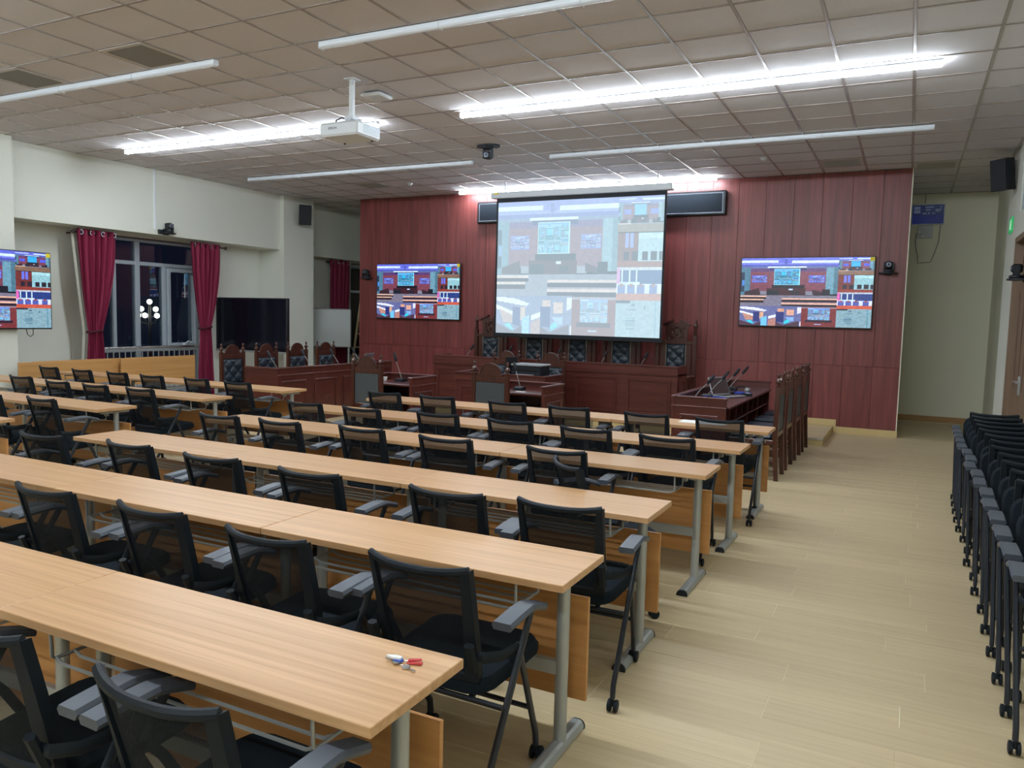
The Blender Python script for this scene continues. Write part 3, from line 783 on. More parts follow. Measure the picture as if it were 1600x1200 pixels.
CH = {r: [(c[0]*K, c[1]*K) + tuple(c[2:]) for c in v] for r, v in CH.items()}
chair0 = make_chair('x', False); used = False
G1 = 'mesh chairs at the stacked-chair side desks'
for r in 'FEDCBA':
    for j, c in enumerate(CH[r]):
        extra = {'D': 1}.get(r, 0)
        lab = f"black mesh chair at the {RN[r]} row of the stacked-chair side, {ORD[j+extra]} from aisle"
        rz = math.radians(c[2]) if len(c) > 2 else math.radians(random.uniform(-2.5, 2.5))
        if not used: chair0['label'] = lab; chair0.location = (c[0], c[1], 0); chair0.rotation_euler.z = rz; chair0['group'] = G1; used = True
        else: dup(chair0, lab, (c[0], c[1], 0), rz, G1)
dup(chair0, 'black mesh chair turned sideways at the aisle end of the third row', (-1.70, 4.03, 0), math.radians(-47), G1)
CL = {'F': [(-6.11, 5.82), (-6.74, 5.85), (-7.37, 5.80), (-7.97, 5.82), (-8.56, 5.80), (-9.19, 5.81)],
      'E': [(-6.24, 4.78), (-6.84, 4.76), (-7.41, 4.76), (-8.16, 4.86), (-8.85, 4.84)],
      'D': [(-6.13, 3.80), (-6.78, 3.76), (-7.4, 3.78)],
      'C': [(-6.35, 2.66)]}
CL = {r: [(c[0]*K, c[1]*K) for c in v] for r, v in CL.items()}
G2 = 'mesh chairs at the window side desks'
for r in 'FEDC':
    for j, c in enumerate(CL[r]):
        if not in_frame([(c[0]+a, c[1], z) for a in (-.25, .25) for z in (.4, .85)], -3): continue
        dup(chair0, f"black mesh chair at the {RN[r]} row of the window side, {ORD[j]} from centre aisle", (c[0], c[1], 0), math.radians(random.uniform(-4, 1)), G2)
stack0 = make_chair('x', True); G3 = 'folded chairs nested along the aisle wall'; stack0['group'] = G3
rs = random.Random(11)
for k in range(16):
    x = 0.775 + rs.uniform(-0.022, 0.004); y = 3.58 + 0.34*k; n = 15-k
    lab = f"black mesh chair with seat folded up, {ORD[n]} from the door end of the nested line"
    if k == 0: stack0['label'] = lab; stack0.location = (x, y, 0)
    else: dup(stack0, lab, (x, y, 0), math.radians(rs.uniform(-1.5, 1.0)), G3)

# ------------------------------------------------------------------ court chairs
def finial(q, x, y, z, h, r):
    q.lathe([(r*0.9, z), (r*0.95, z+h*.08), (r*0.45, z+h*.14), (r*0.5, z+h*.22), (r*1.0, z+h*.32), (r*0.95, z+h*.46), (r*0.35, z+h*.58), (r*0.3, z+h*.66), (r*0.55, z+h*.74), (r*0.55, z+h*.86), (r*0.2, z+h)], x, y, 10)
def tufted(q, w_, h_, y0, z0, d, nx, nz, sgn):
    """buttoned cushion face; faces +y when sgn=1; nx, nz diamonds across and up"""
    def fn(a, b_):
        x = (a-0.5)*w_; z = z0+b_*h_
        p, r = a*nx+0.5, b_*nz
        t = abs(math.sin(PI*(p+r)/1.0))*abs(math.sin(PI*(p-r)/1.0))
        e = min(1, min(a, 1-a)*9)*min(1, min(b_, 1-b_)*9)
        return (x, y0+sgn*d*e**.5*(0.40+0.60*t**.45), z)
    q.grid(fn, int(nx*14), int(nz*14))
def make_court_chair(label, cat='chair'):
    t = thing('court_chair', label, cat, (0, 0, 0), 0, None)
    # back plane at y=0 (rear), seat towards +y
    for s in (-1, 1):
        q = MB()
        q.prism([(-0.030, 0.45), (0.020, 0.45), (0.012, 1.0), (-0.034, 1.0)], s*0.222-0.024, s*0.222+0.024, 'X')
        q.prism([(-0.055, 0.0), (-0.012, 0.0), (0.020, 0.45), (-0.030, 0.45)], s*0.222-0.022, s*0.222+0.022, 'X')
        a = obj('rear_post', q, M['chairwood'], t)
        f = MB(); finial(f, s*0.222, -0.011, 1.0, 0.15, 0.033); obj('finial', f, M['chairwood'], a, True)
    for s in (-1, 1):
        obj('front_leg', MB().prism([(0.43, 0.0), (0.465, 0.0), (0.475, 0.40), (0.42, 0.40)], s*0.222-0.022, s*0.222+0.022, 'X'), M['chairwood'], t)
        obj('side_stretcher', MB().cbox(s*0.222-0.012, s*0.222+0.012, 0.0, 0.44, 0.18, 0.215, 0.003), M['chairwood'], t)
    fr = MB().cbox(-0.25, 0.25, 0.01, 0.485, 0.385, 0.435, 0.006).cbox(-0.2, 0.2, 0.22, 0.245, 0.18, 0.21, 0.003)
    obj('seat_frame', fr, M['chairwood'], t)
    q = MB(); q.cbox(-0.225, 0.225, 0.03, 0.475, 0.435, 0.48, 0.02); obj('seat_pad', q, M['leather'], t)
    obj('back_rail', MB().cbox(-0.2, 0.2, -0.026, 0.006, 0.905, 0.975, 0.004).cbox(-0.2, 0.2, -0.026, 0.012, 0.46, 0.515, 0.004), M['chairwood'], t)
    arch = [(-0.165, 0.974), (-0.165, 1.0), (-0.14, 1.0)] + [(0.135*math.cos(PI-PI*i/10), 1.005+0.115*math.sin(PI*i/10)) for i in range(11)] + [(0.14, 1.0), (0.165, 1.0), (0.165, 0.974)]
    obj('crest', MB().prism(arch, -0.026, 0.002, 'Y'), M['chairwood'], t)
    mold = [(0.135*math.cos(PI-PI*i/10), -0.012, 1.005+0.118*math.sin(PI*i/10)) for i in range(11)]
    obj('crest_molding', MB().path(mold, 0.02, 6, ry=0.008), M['chairwood'], t, True)
    obj('back_cover', MB().cbox(-0.198, 0.198, -0.022, -0.006, 0.516, 0.904, 0.006), M['leather_grey'], t)
    q = MB(); tufted(q, 0.39, 0.385, -0.006, 0.517, 0.045, 2.0, 2.0, 1); obj('tufted_pad', q, M['leather'], t, True)
    return t
cc0 = make_court_chair('x')
cc0.location = (-1.20, 8.79, 0); cc0.rotation_euler.z = PI/2; cc0['group'] = 'court chairs at the side table by the aisle'
cc0['label'] = 'dark wood court chair at the table with open laptop, nearest the desk rows'
for k, y in enumerate((9.50, 10.24, 10.96)):
    dup(cc0, f"dark wood court chair at the table with open laptop, {ORD[k+1]} from the desk rows", (-1.20+0.006*k, y, 0), PI/2)
for k, y in enumerate((8.94, 9.67, 10.40, 11.14)):
    dup(cc0, f"dark wood court chair behind the side table near the curtains, {ORD[k]} from the curtain", (-9.43, y, 0), -PI/2, 'court chairs at the side table by the windows')
dup(cc0, 'dark wood court chair with plain grey back at the single desk nearer the windows', (-6.15, 8.07, 0), math.radians(-3), 'court chairs at the two single desks')
dup(cc0, 'dark wood court chair with plain grey back at the single desk before the printer', (-4.30, 7.97, 0), math.radians(-2), 'court chairs at the two single desks')
dup(cc0, 'dark wood court chair behind the clerk desk, on the monitor side', (-5.70, 11.06, 0), PI, 'court chairs behind the clerk desk')
dup(cc0, 'dark wood court chair behind the clerk desk, directly behind the printer', (-4.925, 11.06, 0), PI, 'court chairs behind the clerk desk')

def make_judge_chair(label):
    t = thing('judge_chair', label, 'chair', (0, 0, 0), 0, 'tall judge chairs behind the bench')
    for s in (-1, 1):
        q = MB().cbox(s*0.305-0.032, s*0.305+0.032, -0.03, 0.035, 0.0, 1.33, 0.004)
        a = obj('post', q, M['chairwood'], t)
        f = MB().lathe([(0.03, 1.33), (0.036, 1.34), (0.024, 1.36), (0.034, 1.38), (0.024, 1.40), (0.034, 1.42), (0.024, 1.44), (0.036, 1.47), (0.042, 1.50), (0.028, 1.53), (0.018, 1.545), (0.022, 1.56), (0.012, 1.585), (0.002, 1.60)], s*0.305, 0.0, 10)
        obj('finial', f, M['chairwood'], a, True)
        obj('stile', MB().cbox(s*0.205-0.045, s*0.205+0.045, -0.015, 0.02, 0.40, 1.19, 0.003), M['chairwood'], t)
        obj('armrest', MB().cbox(s*0.305-0.035, s*0.305+0.035, 0.036, 0.52, 0.66, 0.70, 0.012), M['chairwood'], t)
        obj('front_leg', MB().cbox(s*0.295-0.03, s*0.295+0.03, 0.47, 0.53, 0.0, 0.66, 0.006), M['chairwood'], t)
    obj('cross_rail', MB().cbox(-0.275, 0.275, -0.02, 0.03, 1.19, 1.245, 0.004), M['chairwood'], t)
    cr = [(-0.17, 1.245), (0.17, 1.245), (0.185, 1.46), (0.21, 1.50), (0.06, 1.56), (0.04, 1.53), (-0.04, 1.53), (-0.06, 1.56), (-0.21, 1.50), (-0.185, 1.46)]
    obj('crest', MB().prism(cr, -0.015, 0.018, 'Y'), M['chairwood'], t)
    q = MB()
    for s in (-1, 1):
        q.prism([(s*0.225, 1.485), (s*0.225, 1.51), (s*0.055, 1.595), (s*0.055, 1.565)], -0.03, 0.045, 'Y')
    obj('pediment', q, M['chairwood'], t)
    q = MB()
    for s in (-1, 1):
        pts = [(s*(0.02+0.085*math.sin(th)), 0.024, 1.37-0.085*math.cos(th)*(1 if th < 4 else .7)) for th in [0.2+0.42*i for i in range(8)]]
        q.path(pts, 0.012, 6, ry=0.01)
        q.torus((s*0.055, 0.02, 1.40), 0.022, 0.008, 'Y', 10, 5); q.torus((s*0.10, 0.02, 1.29), 0.022, 0.008, 'Y', 10, 5); q.torus((s*0.12, 0.02, 1.44), 0.018, 0.008, 'Y', 10, 5)
    q.sphere((0, 0.02, 1.47), 0.03, 8, 5); q.sphere((0, 0.02, 1.345), 0.026, 8, 5)
    obj('carving', q, M['chairwood'], t, True)
    q = MB(); tufted(q, 0.315, 0.74, 0.012, 0.45, 0.055, 1.6, 4.2, 1); obj('tufted_pad', q, M['leather'], t, True)
    q = MB()
    for s in (-1, 1): q.cbox(s*0.1605-0.004, s*0.1605+0.004, 0.021, 0.028, 0.45, 1.19, 0.001)
    obj('nail_trim', q, M['brass'], t)
    obj('seat', MB().cbox(-0.27, 0.27, 0.03, 0.54, 0.36, 0.47, 0.03), M['leather'], t)
    obj('seat_frame', MB().cbox(-0.275, 0.275, 0.0, 0.545, 0.28, 0.36, 0.006), M['chairwood'], t)
    obj('back_board', MB().box(-0.16, 0.16, -0.012, 0.010, 0.40, 1.19), M['chairwood'], t)
    return t
JX = [-6.80, -5.915, -5.09, -4.30, -3.37]
JL = ['half hidden carved judge chair at the easel board end of the bench', 'tall judge chair under the screen, second from the easel board end', 'tall judge chair in the centre of the bench under the screen',
      'tall judge chair under the screen, second from the laptop table end', 'tall carved judge chair beside the screen at the laptop table end']
j0 = make_judge_chair(JL[0]); j0.location = (JX[0], 12.58, 0.1); j0.rotation_euler.z = PI
for x, l in zip(JX[1:], JL[1:]): dup(j0, l, (x, 12.58, 0.1), PI)

# ------------------------------------------------------------------ court furniture
def raised_panel(par, x0, x1, z0, z1, y, sgn=-1, axis='Y'):
    """moulding ring and raised field on a face at y looking sgn"""
    a, b_ = (y, y+sgn*0.014) if sgn > 0 else (y-0.014, y)
    t_ = 0.028; q = MB()
    def bx(u0, u1, v0, v1, d0, d1):
        if axis == 'Y': q.cbox(u0, u1, d0, d1, v0, v1, 0.004)
        else: q.cbox(d0, d1, u0, u1, v0, v1, 0.004)
    bx(x0, x1, z1-t_, z1, a, b_); bx(x0, x1, z0, z0+t_, a, b_); bx(x0, x0+t_, z0+t_, z1-t_, a, b_); bx(x1-t_, x1, z0+t_, z1-t_, a, b_)
    m_ = obj('panel_molding', q, M['court'], par)
    q = MB(); s_ = 0.005
    c0, c1 = (y, y+sgn*s_) if sgn > 0 else (y-s_, y)
    if axis == 'Y': q.cbox(x0+t_+0.02, x1-t_-0.02, c0, c1, z0+t_+0.02, z1-t_-0.02, 0.003)
    else: q.cbox(c0, c1, x0+t_+0.02, x1-t_-0.02, z0+t_+0.02, z1-t_-0.02, 0.003)
    obj('panel_field', q, M['court'], par)
# bench
bx0, bx1, by0, by1, bz0, bz1 = -7.36, -3.05, 11.52, 12.06, 0.1, 0.985
bn = thing('judge_bench', 'long dark red panelled bench below the projector screen', 'bench', ((bx0+bx1)/2, by0, bz0))
ox, oy = (bx0+bx1)/2, by0; hw = (bx1-bx0)/2; hz = bz1-bz0
obj('front_board', MB().cbox(-hw, hw, 0.0, 0.03, 0.0, hz-0.02, 0.003), M['court'], bn)
obj('top_ledge', MB().cbox(-hw-0.015, hw+0.015, -0.02, 0.10, hz-0.028, hz, 0.006), M['court'], bn)
obj('fascia', MB().cbox(-hw-0.008, hw+0.008, -0.012, 0.0, hz-0.14, hz-0.028, 0.003).cbox(-hw-0.014, hw+0.014, -0.02, 0.0, hz-0.155, hz-0.14, 0.003), M['court'], bn)
obj('worktop', MB().cbox(-hw, hw, 0.03, 0.54, hz-0.16, hz-0.13, 0.004), M['court'], bn)
for s in (-1, 1):
    obj('end_panel', MB().cbox(s*hw-0.015-(0.015 if s > 0 else -0.015), s*hw+0.015-(0.015 if s > 0 else -0.015), 0.03, 0.54, 0.0, hz, 0.004), M['court'], bn)
obj('plinth', MB().cbox(-hw-0.01, hw+0.01, -0.014, 0.0, 0.0, 0.09, 0.003), M['court'], bn)
n = 5; wd = 2*hw/n
for k in range(n):
    a = -hw+k*wd; raised_panel(bn, a+0.09, a+wd-0.09, 0.13, hz-0.215, 0.0)
raised_panel(bn, 0.12, 0.42, 0.13, hz-0.215, hw, 1, 'X')

def side_table(name, label, loc, L, Wd, rz):
    """solid panelled face on -x side, open shelves on +x side, runs along y"""
    t = thing(name, label, 'table', loc, rz)
    ht = 0.85
    obj('front_board', MB().cbox(-Wd/2, -Wd/2+0.03, 0.0, L, 0.0, ht-0.02, 0.003), M['court'], t)
    obj('ledge', MB().cbox(-Wd/2-0.015, -Wd/2+0.05, -0.015, L+0.015, ht-0.024, ht, 0.005).cbox(-Wd/2+0.0505, Wd/2-0.02, -0.015, 0.04, ht-0.0245, ht-0.0005, 0.005).cbox(-Wd/2+0.0505, Wd/2-0.02, L-0.04, L+0.015, ht-0.0245, ht-0.0005, 0.005), M['court'], t)
    for y0 in (0.0, L-0.03):
        obj('end_panel', MB().cbox(-Wd/2+0.03, Wd/2-0.03, y0, y0+0.03, 0.0, ht-0.024, 0.003), M['court'], t)
    obj('fascia', MB().cbox(-Wd/2-0.01, Wd/2-0.03, -0.012, -0.0005, ht-0.125, ht-0.105, 0.003).cbox(-Wd/2-0.0105, -Wd/2-0.0005, -0.0115, L+0.01, ht-0.125, ht-0.105, 0.003), M['court'], t)
    obj('worktop', MB().cbox(-Wd/2+0.03, Wd/2, 0.03, L-0.03, 0.725, 0.75, 0.004), M['court'], t)
    obj('shelf', MB().cbox(-Wd/2+0.03, Wd/2-0.05, 0.03, L-0.03, 0.53, 0.55, 0.003), M['court'], t)
    nd = 4
    for k in range(1, 2*nd):
        y = L*k/(2*nd)
        z0 = 0.0 if k % 2 == 0 else 0.5505
        obj('divider', MB().cbox(-Wd/2+0.0305, Wd/2-0.06, y-0.01, y+0.01, z0, 0.7245, 0.003), M['court'], t)
    for k in range(nd):
        raised_panel(t, L*k/nd+0.09, L*(k+1)/nd-0.09, 0.12, ht-0.20, -Wd/2, -1, 'X')
    raised_panel(t, -Wd/2+0.09, Wd/2-0.11, 0.12, ht-0.20, 0.0, -1, 'Y')
    return t
side_table('side_table', 'dark red table with shelves, laptop and cables beside the aisle', (-1.985, 8.50, 0), 2.95, 0.62, 0)
side_table('side_table', 'dark red panelled table between the curtains and the single desks', (-8.42, 11.30, 0), 2.80, 0.66, PI)
def small_desk(name, label, loc, Wd, D, rz=0):
    """raised rim on three sides, open towards -y"""
    t = thing(name, label, 'desk', loc, rz); ht = 0.85; h2 = Wd/2
    obj('back_board', MB().cbox(-h2, h2, D-0.03, D, 0, ht-0.02, 0.003), M['court'], t)
    for s in (-1, 1):
        a, b_ = sorted((s*h2, s*(h2-0.03)))
        obj('side_panel', MB().cbox(a, b_, 0.0, D-0.0305, 0, ht-0.02, 0.003), M['court'], t)
    obj('ledge', MB().cbox(-h2-0.015, h2+0.015, D-0.045, D+0.015, ht-0.022, ht, 0.005).cbox(-h2-0.015, -h2+0.045, -0.01, D-0.0455, ht-0.0222, ht-0.0002, 0.005).cbox(h2-0.045, h2+0.015, -0.01, D-0.0455, ht-0.0222, ht-0.0002, 0.005), M['court'], t)
    obj('fascia', MB().cbox(h2, h2+0.01, -0.005, D+0.0, ht-0.125, ht-0.107, 0.003).cbox(-h2-0.01, -h2, -0.005, D, ht-0.125, ht-0.107, 0.003).cbox(-h2-0.01, h2+0.01, D+0.0005, D+0.011, ht-0.125, ht-0.107, 0.003), M['court'], t)
    obj('worktop', MB().cbox(-h2+0.0305, h2-0.0305, -0.005, D-0.0305, 0.725, 0.752, 0.004), M['court'], t)
    obj('shelf', MB().cbox(-h2+0.0305, h2-0.0305, 0.06, D-0.0305, 0.54, 0.56, 0.004), M['court'], t)
    raised_panel(t, 0.08, D-0.10, 0.12, ht-0.20, h2, 1, 'X'); raised_panel(t, 0.08, D-0.10, 0.12, ht-0.20, -h2, -1, 'X')
    raised_panel(t, -h2+0.09, h2-0.09, 0.12, ht-0.20, D, 1, 'Y')
    return t
small_desk('single_desk', 'small dark red desk with cup and microphone, nearer the windows', (-6.11, 8.42, 0), 0.78, 0.60)
small_desk('single_desk', 'small dark red desk with microphone in front of the printer', (-4.23, 8.42, 0), 0.80, 0.60)
small_desk('clerk_desk', 'dark red clerk desk carrying the printer below the bench', (-5.22, 10.52, 0), 1.44, 0.62, PI)

# microphones
def mic(label, base, head, group):
    """base point on the table, head tip point"""
    t = thing('gooseneck_microphone', label, 'microphone', base, 0, group)
    h = Vector(head)-Vector(base); q = MB()
    obj('base', MB().prism([(-0.075, 0.0), (0.075, 0.0), (0.075, 0.022), (0.03, 0.045), (-0.075, 0.03)], -0.055, 0.055, 'X'), M['black'], t)
    n1 = h*0.70
    obj('gooseneck', MB().path([(0, 0.02, 0.03), (n1.x*0.25, n1.y*0.25+0.01, n1.z*0.36), (n1.x*0.6, n1.y*0.6, n1.z*0.70), n1], 0.0055, 6), M['grille'], t, True)
    d = h.normalized()
    obj('foam_head', MB().path([n1-d*0.005, n1+d*0.012, h-d*0.03, h], [0.010, 0.019, 0.019, 0.009], 8), M['black'], t, True)
    return t
G = 'gooseneck microphones on the bench'
zb = 0.855
for (x, hx, hz_, l) in ((-6.92, -6.75, 1.17, 'easel board end of the bench'), (-6.12, -6.0, 1.19, 'bench behind the monitor side clerk chair'), (-5.22, -5.10, 1.18, 'bench centre behind the printer'),
                     (-4.40, -4.30, 1.16, 'bench right of the printer'), (-3.75, -3.62, 1.17, 'bench next to the carved end chair')):
    mic(f"thin microphone with black foam head on the {l}", (x, 11.80, zb), (hx, 11.86, hz_), G)
G = 'microphones on the laptop side table'
for k, (y, l) in enumerate(((8.72, 'nearest the desk rows'), (9.50, 'second from the desk rows'), (10.18, 'third from the desk rows'), (10.78, 'farthest from the desk rows'))):
    mic(f"microphone leaning over the laptop side table, {l}", (-2.14, y, 0.75), (-1.90, y+0.04, 1.08), G)
G = 'microphones on the window side table'
for k, (y, l) in enumerate(((8.72, 'nearest the curtains'), (9.45, 'second from the curtains'), (10.13, 'third from the curtains'), (10.70, 'farthest from the curtains'))):
    mic(f"microphone on the panelled table before the curtains, {l}", (-8.28, y, 0.75), (-8.47, y-0.03, 1.08), G)
mic('upright microphone on the small desk with the cup', (-6.145, 8.80, 0.752), (-6.275, 8.82, 1.145), 'microphones on the single desks')
mic('upright microphone on the small desk before the printer', (-4.335, 8.80, 0.752), (-4.43, 8.82, 1.10), 'microphones on the single desks')
# cup, papers
t = thing('paper_cup', 'low white cup beside the microphone on the small desk', 'cup', (-6.40, 8.78, 0.752))
obj('bowl', MB().lathe([(0.026, 0), (0.038, 0.045), (0.040, 0.05), (0.036, 0.05), (0.024, 0.006)], 0, 0, 14), M['paper'], t, True)
tag(obj('paper_sheet', MB().box(-0.06, 0.06, -0.04, 0.04, 0, 0.002), M['paper'], None, False, (-4.22, 8.60, 0.752)), 'small white slip beside the microphone before the printer', 'paper')
tag(obj('paper_sheet', MB().box(-0.21, 0.21, -0.10, 0.10, 0, 0.003), M['paper'], None, False, (-1.62, 7.10, 0.75)), 'white papers lying on the aisle end desk of the front row', 'paper')
# printer and monitor on the clerk desk
t = thing('printer', 'black and silver printer standing on the clerk desk', 'printer', (-4.87, 10.22, 0.752))
obj('body', MB().cbox(-0.215, 0.235, -0.17, 0.17, 0.0, 0.215, 0.015), M['black'], t)
obj('scanner_lid', MB().cbox(-0.23, 0.25, -0.18, 0.18, 0.2155, 0.245, 0.01), M['laptop'], t)
obj('paper_tray', MB().cbox(-0.15, 0.14, -0.24, -0.1705, 0.015, 0.03, 0.004).cbox(-0.15, 0.14, -0.19, -0.1705, 0.03, 0.10, 0.004), M['laptop'], t)
obj('control_panel', MB().cbox(-0.2, 0.2, -0.182, -0.1705, 0.15, 0.20, 0.004), M['bezel'], t)
t = thing('desk_monitor', 'small black monitor beside the printer on the clerk desk', 'monitor', (-5.20, 10.25, 0.752), math.radians(60))
obj('panel', MB().cbox(-0.10, 0.10, -0.015, 0.015, 0.12, 0.33, 0.006), M['bezel'], t)
obj('stand', MB().cbox(-0.02, 0.02, 0.0155, 0.035, 0.012, 0.22, 0.004).cbox(-0.10, 0.10, -0.06, 0.08, 0.0, 0.012, 0.004), M['black'], t)
# laptops
def laptop(label, loc, rz):
    t = thing('laptop', label, 'laptop', loc, rz)
    obj('keyboard_base', MB().cbox(-0.17, 0.17, -0.12, 0.12, 0.0, 0.018, 0.005), M['laptop'], t)
    obj('keys', MB().box(-0.14, 0.14, -0.02, 0.09, 0.018, 0.0195), M['bezel'], t)
    R = Matrix.Translation((0, 0.12, 0.012)) @ Matrix.Rotation(math.radians(-22), 4, 'X')
    l = obj('lid', MB().cbox(-0.17, 0.17, -0.003, 0.007, 0.005, 0.235, 0.003, R), M['laptop'], t)
    obj('display', MB().box(-0.16, 0.16, -0.0045, -0.0035, 0.018, 0.225, R), M['laptop_screen'], l)
    return t
laptop('open silver laptop on the shelved side table by the aisle', (-1.93, 9.78, 0.75), math.radians(63))
laptop('open silver laptop at the far end of the window side table', (-8.50, 10.90, 0.75), math.radians(-80))
# cables and headset on the laptop table
def coil(label, name, cat, mat, loc, R_, turns, r, seed):
    rg = random.Random(seed); pts = []
    for i in range(turns*14):
        a = 2*PI*i/14; k = R_*(0.75+0.35*rg.random()); pts.append((k*math.cos(a)*1.3, k*math.sin(a), r+0.006*(i//14)+rg.random()*0.004))
    return tag(obj(name, MB().path(pts, r, 6), mat, None, True, loc), label, cat)
coil('blue cable coiled in front of the laptop on the side table', 'cable', 'cable', M['bluecable'], (-2.02, 9.36, 0.75), 0.11, 3, 0.006, 1)
coil('black cable heap behind the laptop on the side table', 'cable', 'cable', M['cable'], (-2.08, 10.12, 0.75), 0.10, 5, 0.008, 2)
coil('blue cable loop beyond the laptop on the side table', 'cable', 'cable', M['bluecable'], (-1.92, 10.30, 0.75), 0.12, 2, 0.006, 3)
t = thing('headset', 'black and grey headset lying at the far end of the side table', 'headset', (-1.97, 10.75, 0.75))
obj('band', MB().path([(0.085*math.cos(a), 0.10*math.sin(a), 0.02+0.03*math.sin(a)) for a in [PI*i/10 for i in range(11)]], 0.009, 6), M['black'], t, True)
for s in (-1, 1): obj('ear_cup', MB().lathe([(0.03, 0.0), (0.038, 0.01), (0.036, 0.035), (0.02, 0.045)], s*0.085, 0, 12), M['steel'] if s > 0 else M['black'], t, True)
t = thing('power_strip', 'small dark adapter on the open edge of the side table', 'adapter', (-1.77, 10.12, 0.75), 0.4)
obj('body', MB().cbox(-0.04, 0.04, -0.09, 0.09, 0, 0.03, 0.006), M['black'], t); obj('label_plate', MB().box(-0.02, 0.02, -0.03, 0.03, 0.03, 0.031), M['paper'], t)

# ------------------------------------------------------------------ ceiling equipment
t = thing('projector', 'white projector hanging on a pole below the lit lamp', 'projector', (-5.06, 6.35, H))
obj('ceiling_plate', MB().cbox(-0.06, 0.06, -0.06, 0.06, -0.012, 0.0, 0.003), M['white'], t)
obj('pole', MB().cbox(-0.022, 0.022, -0.022, 0.022, -0.36, -0.012, 0.004), M['white'], t)
obj('mount', MB().cbox(-0.05, 0.05, -0.05, 0.05, -0.40, -0.3605, 0.006).cbox(-0.12, 0.12, -0.016, 0.016, -0.418, -0.4005, 0.003).cbox(-0.016, 0.016, -0.1, 0.1, -0.4178, -0.4004, 0.003), M['white'], t)
R = Matrix.Translation((-0.045, 0.02, -0.49)) @ Matrix.Rotation(math.radians(0), 4, 'Z')
b_ = obj('body', MB().cbox(-0.235, 0.235, -0.18, 0.20, -0.085, 0.048, 0.018, R), M['white'], t)
for k in range(8):
    obj('vent_slat', MB().box(0.2355, 0.2385, -0.08, 0.17, -0.05+0.0135*k, -0.044+0.0135*k, R), M['alu'], b_)
obj('lens', MB().lathe([(0.05, 0), (0.05, 0.03), (0.03, 0.03)], 0, 0, 14, R @ Matrix.Translation((0.05, 0.20, -0.01)) @ Matrix.Rotation(-PI/2, 4, 'X')), M['lens'], b_, True)
for sx in (-0.17, 0.17): obj('foot', MB().lathe([(0.012, -0.095), (0.012, -0.085)], sx, 0.14, 8, R), M['black'], b_)
obj('cable', MB().path([(-0.02, -0.02, -0.40), (-0.10, -0.03, -0.37), (-0.17, -0.03, -0.39), (-0.19, -0.02, -0.45)], 0.008, 6), M['cable'], t, True)
fc = bpy.data.curves.new('logo', 'FONT'); fc.body = 'EPSON'; fc.size = 0.034; fc.align_x = 'CENTER'; fc.extrude = 0.0005
tmp_ = bpy.data.objects.new('logo_curve', fc); C.objects.link(tmp_); lm = bpy.data.meshes.new_from_object(tmp_.evaluated_get(bpy.context.evaluated_depsgraph_get())); bpy.data.objects.remove(tmp_); lm.name = 'logo'
fo = bpy.data.objects.new('logo', lm); C.objects.link(fo); fo.parent = t; fo.location = (-0.11, -0.1615, -0.512); fo.rotation_euler = (PI/2, 0, 0); fo.data.materials.clear(); fo.data.materials.append(M['black'])
t = thing('access_point', 'white rounded wireless box on the ceiling beside the projector pole', 'access point', (-5.14, 6.86, H))
obj('body', MB().cbox(-0.125, 0.125, -0.125, 0.125, -0.05, -0.012, 0.03), M['white'], t, True)
obj('back_plate', MB().cbox(-0.09, 0.09, -0.09, 0.09, -0.0125, 0.0, 0.003), M['grille'], t)
def ptz(label, loc, rz, shelf, hang=False):
    t = thing('pan_tilt_camera', label, 'camera', loc, rz, 'pan and tilt cameras')
    sg = -1 if hang else 1
    if shelf:
        obj('shelf', MB().prism([(0.13*math.cos(a), -0.13*math.sin(a)) for a in [PI*i/10 for i in range(11)]] + [(-0.13, 0.03), (0.13, 0.03)], -0.03, -0.012, 'Z').cbox(-0.05, 0.05, 0.0305, 0.06, -0.05, 0.05, 0.004), M['black'], t)
    b_ = obj('base', MB().lathe([(0.06, -0.012), (0.072, 0.0), (0.07, 0.02), (0.05, 0.03)] if sg > 0 else [(0.05, -0.03), (0.07, -0.02), (0.085, 0.0), (0.085, 0.012)], 0, -0.04, 16), M['black'], t, True)
    q = MB()
    for s in (-1, 1): q.cbox(s*0.058-0.012, s*0.058+0.012, -0.07, -0.01, sg*0.02 if sg > 0 else -0.14, 0.14 if sg > 0 else -0.02, 0.005)
    obj('yoke', q, M['black'], t)
    hd = obj('head', MB().cbox(-0.044, 0.044, -0.09, 0.02, 0.05 if sg > 0 else -0.15, 0.15 if sg > 0 else -0.05, 0.02), M['black'], t)
    zc = 0.10 if sg > 0 else -0.10
    obj('lens_ring', MB().torus((0, -0.092, zc), 0.028, 0.007, 'Y', 14, 6), M['silver_trim'], hd, True)
    obj('lens', MB().lathe([(0.028, 0), (0.02, 0.004), (0.004, 0.006)], 0, 0, 12, Matrix.Translation((0, -0.088, zc)) @ Matrix.Rotation(PI/2, 4, 'X')), M['lens'], hd, True)
    return t
ptz('black camera on a small shelf at the door end of the cherry wall', (-0.325, YW-0.061, 2.47), 0, True)
ptz('black camera on a small shelf at the window end of the cherry wall', (-9.90, YW-0.061, 2.40), 0, True)
t = ptz('black camera hanging from the ceiling in front of the screen', (-5.24, 9.52, H-0.033), 0, False, True)
obj('ceiling_plate', MB().prism([(0.17*math.cos(a), -0.03+0.12*math.sin(a)) for a in [2*PI*i/20 for i in range(20)]], 0.0125, 0.0325, 'Z'), M['black'], t)
t = ptz('black camera on the beam above the curtained window', (-11.34, 9.33, 2.96), PI/2, True)
obj('bracket_arm', MB().cbox(-0.16, -0.051, 0.01, 0.05, -0.04, 0.03, 0.004), M['black'], t)
ptz('black camera jutting from the aisle wall above the door', (XR-0.061, 10.35, 2.24), -PI/2, True)
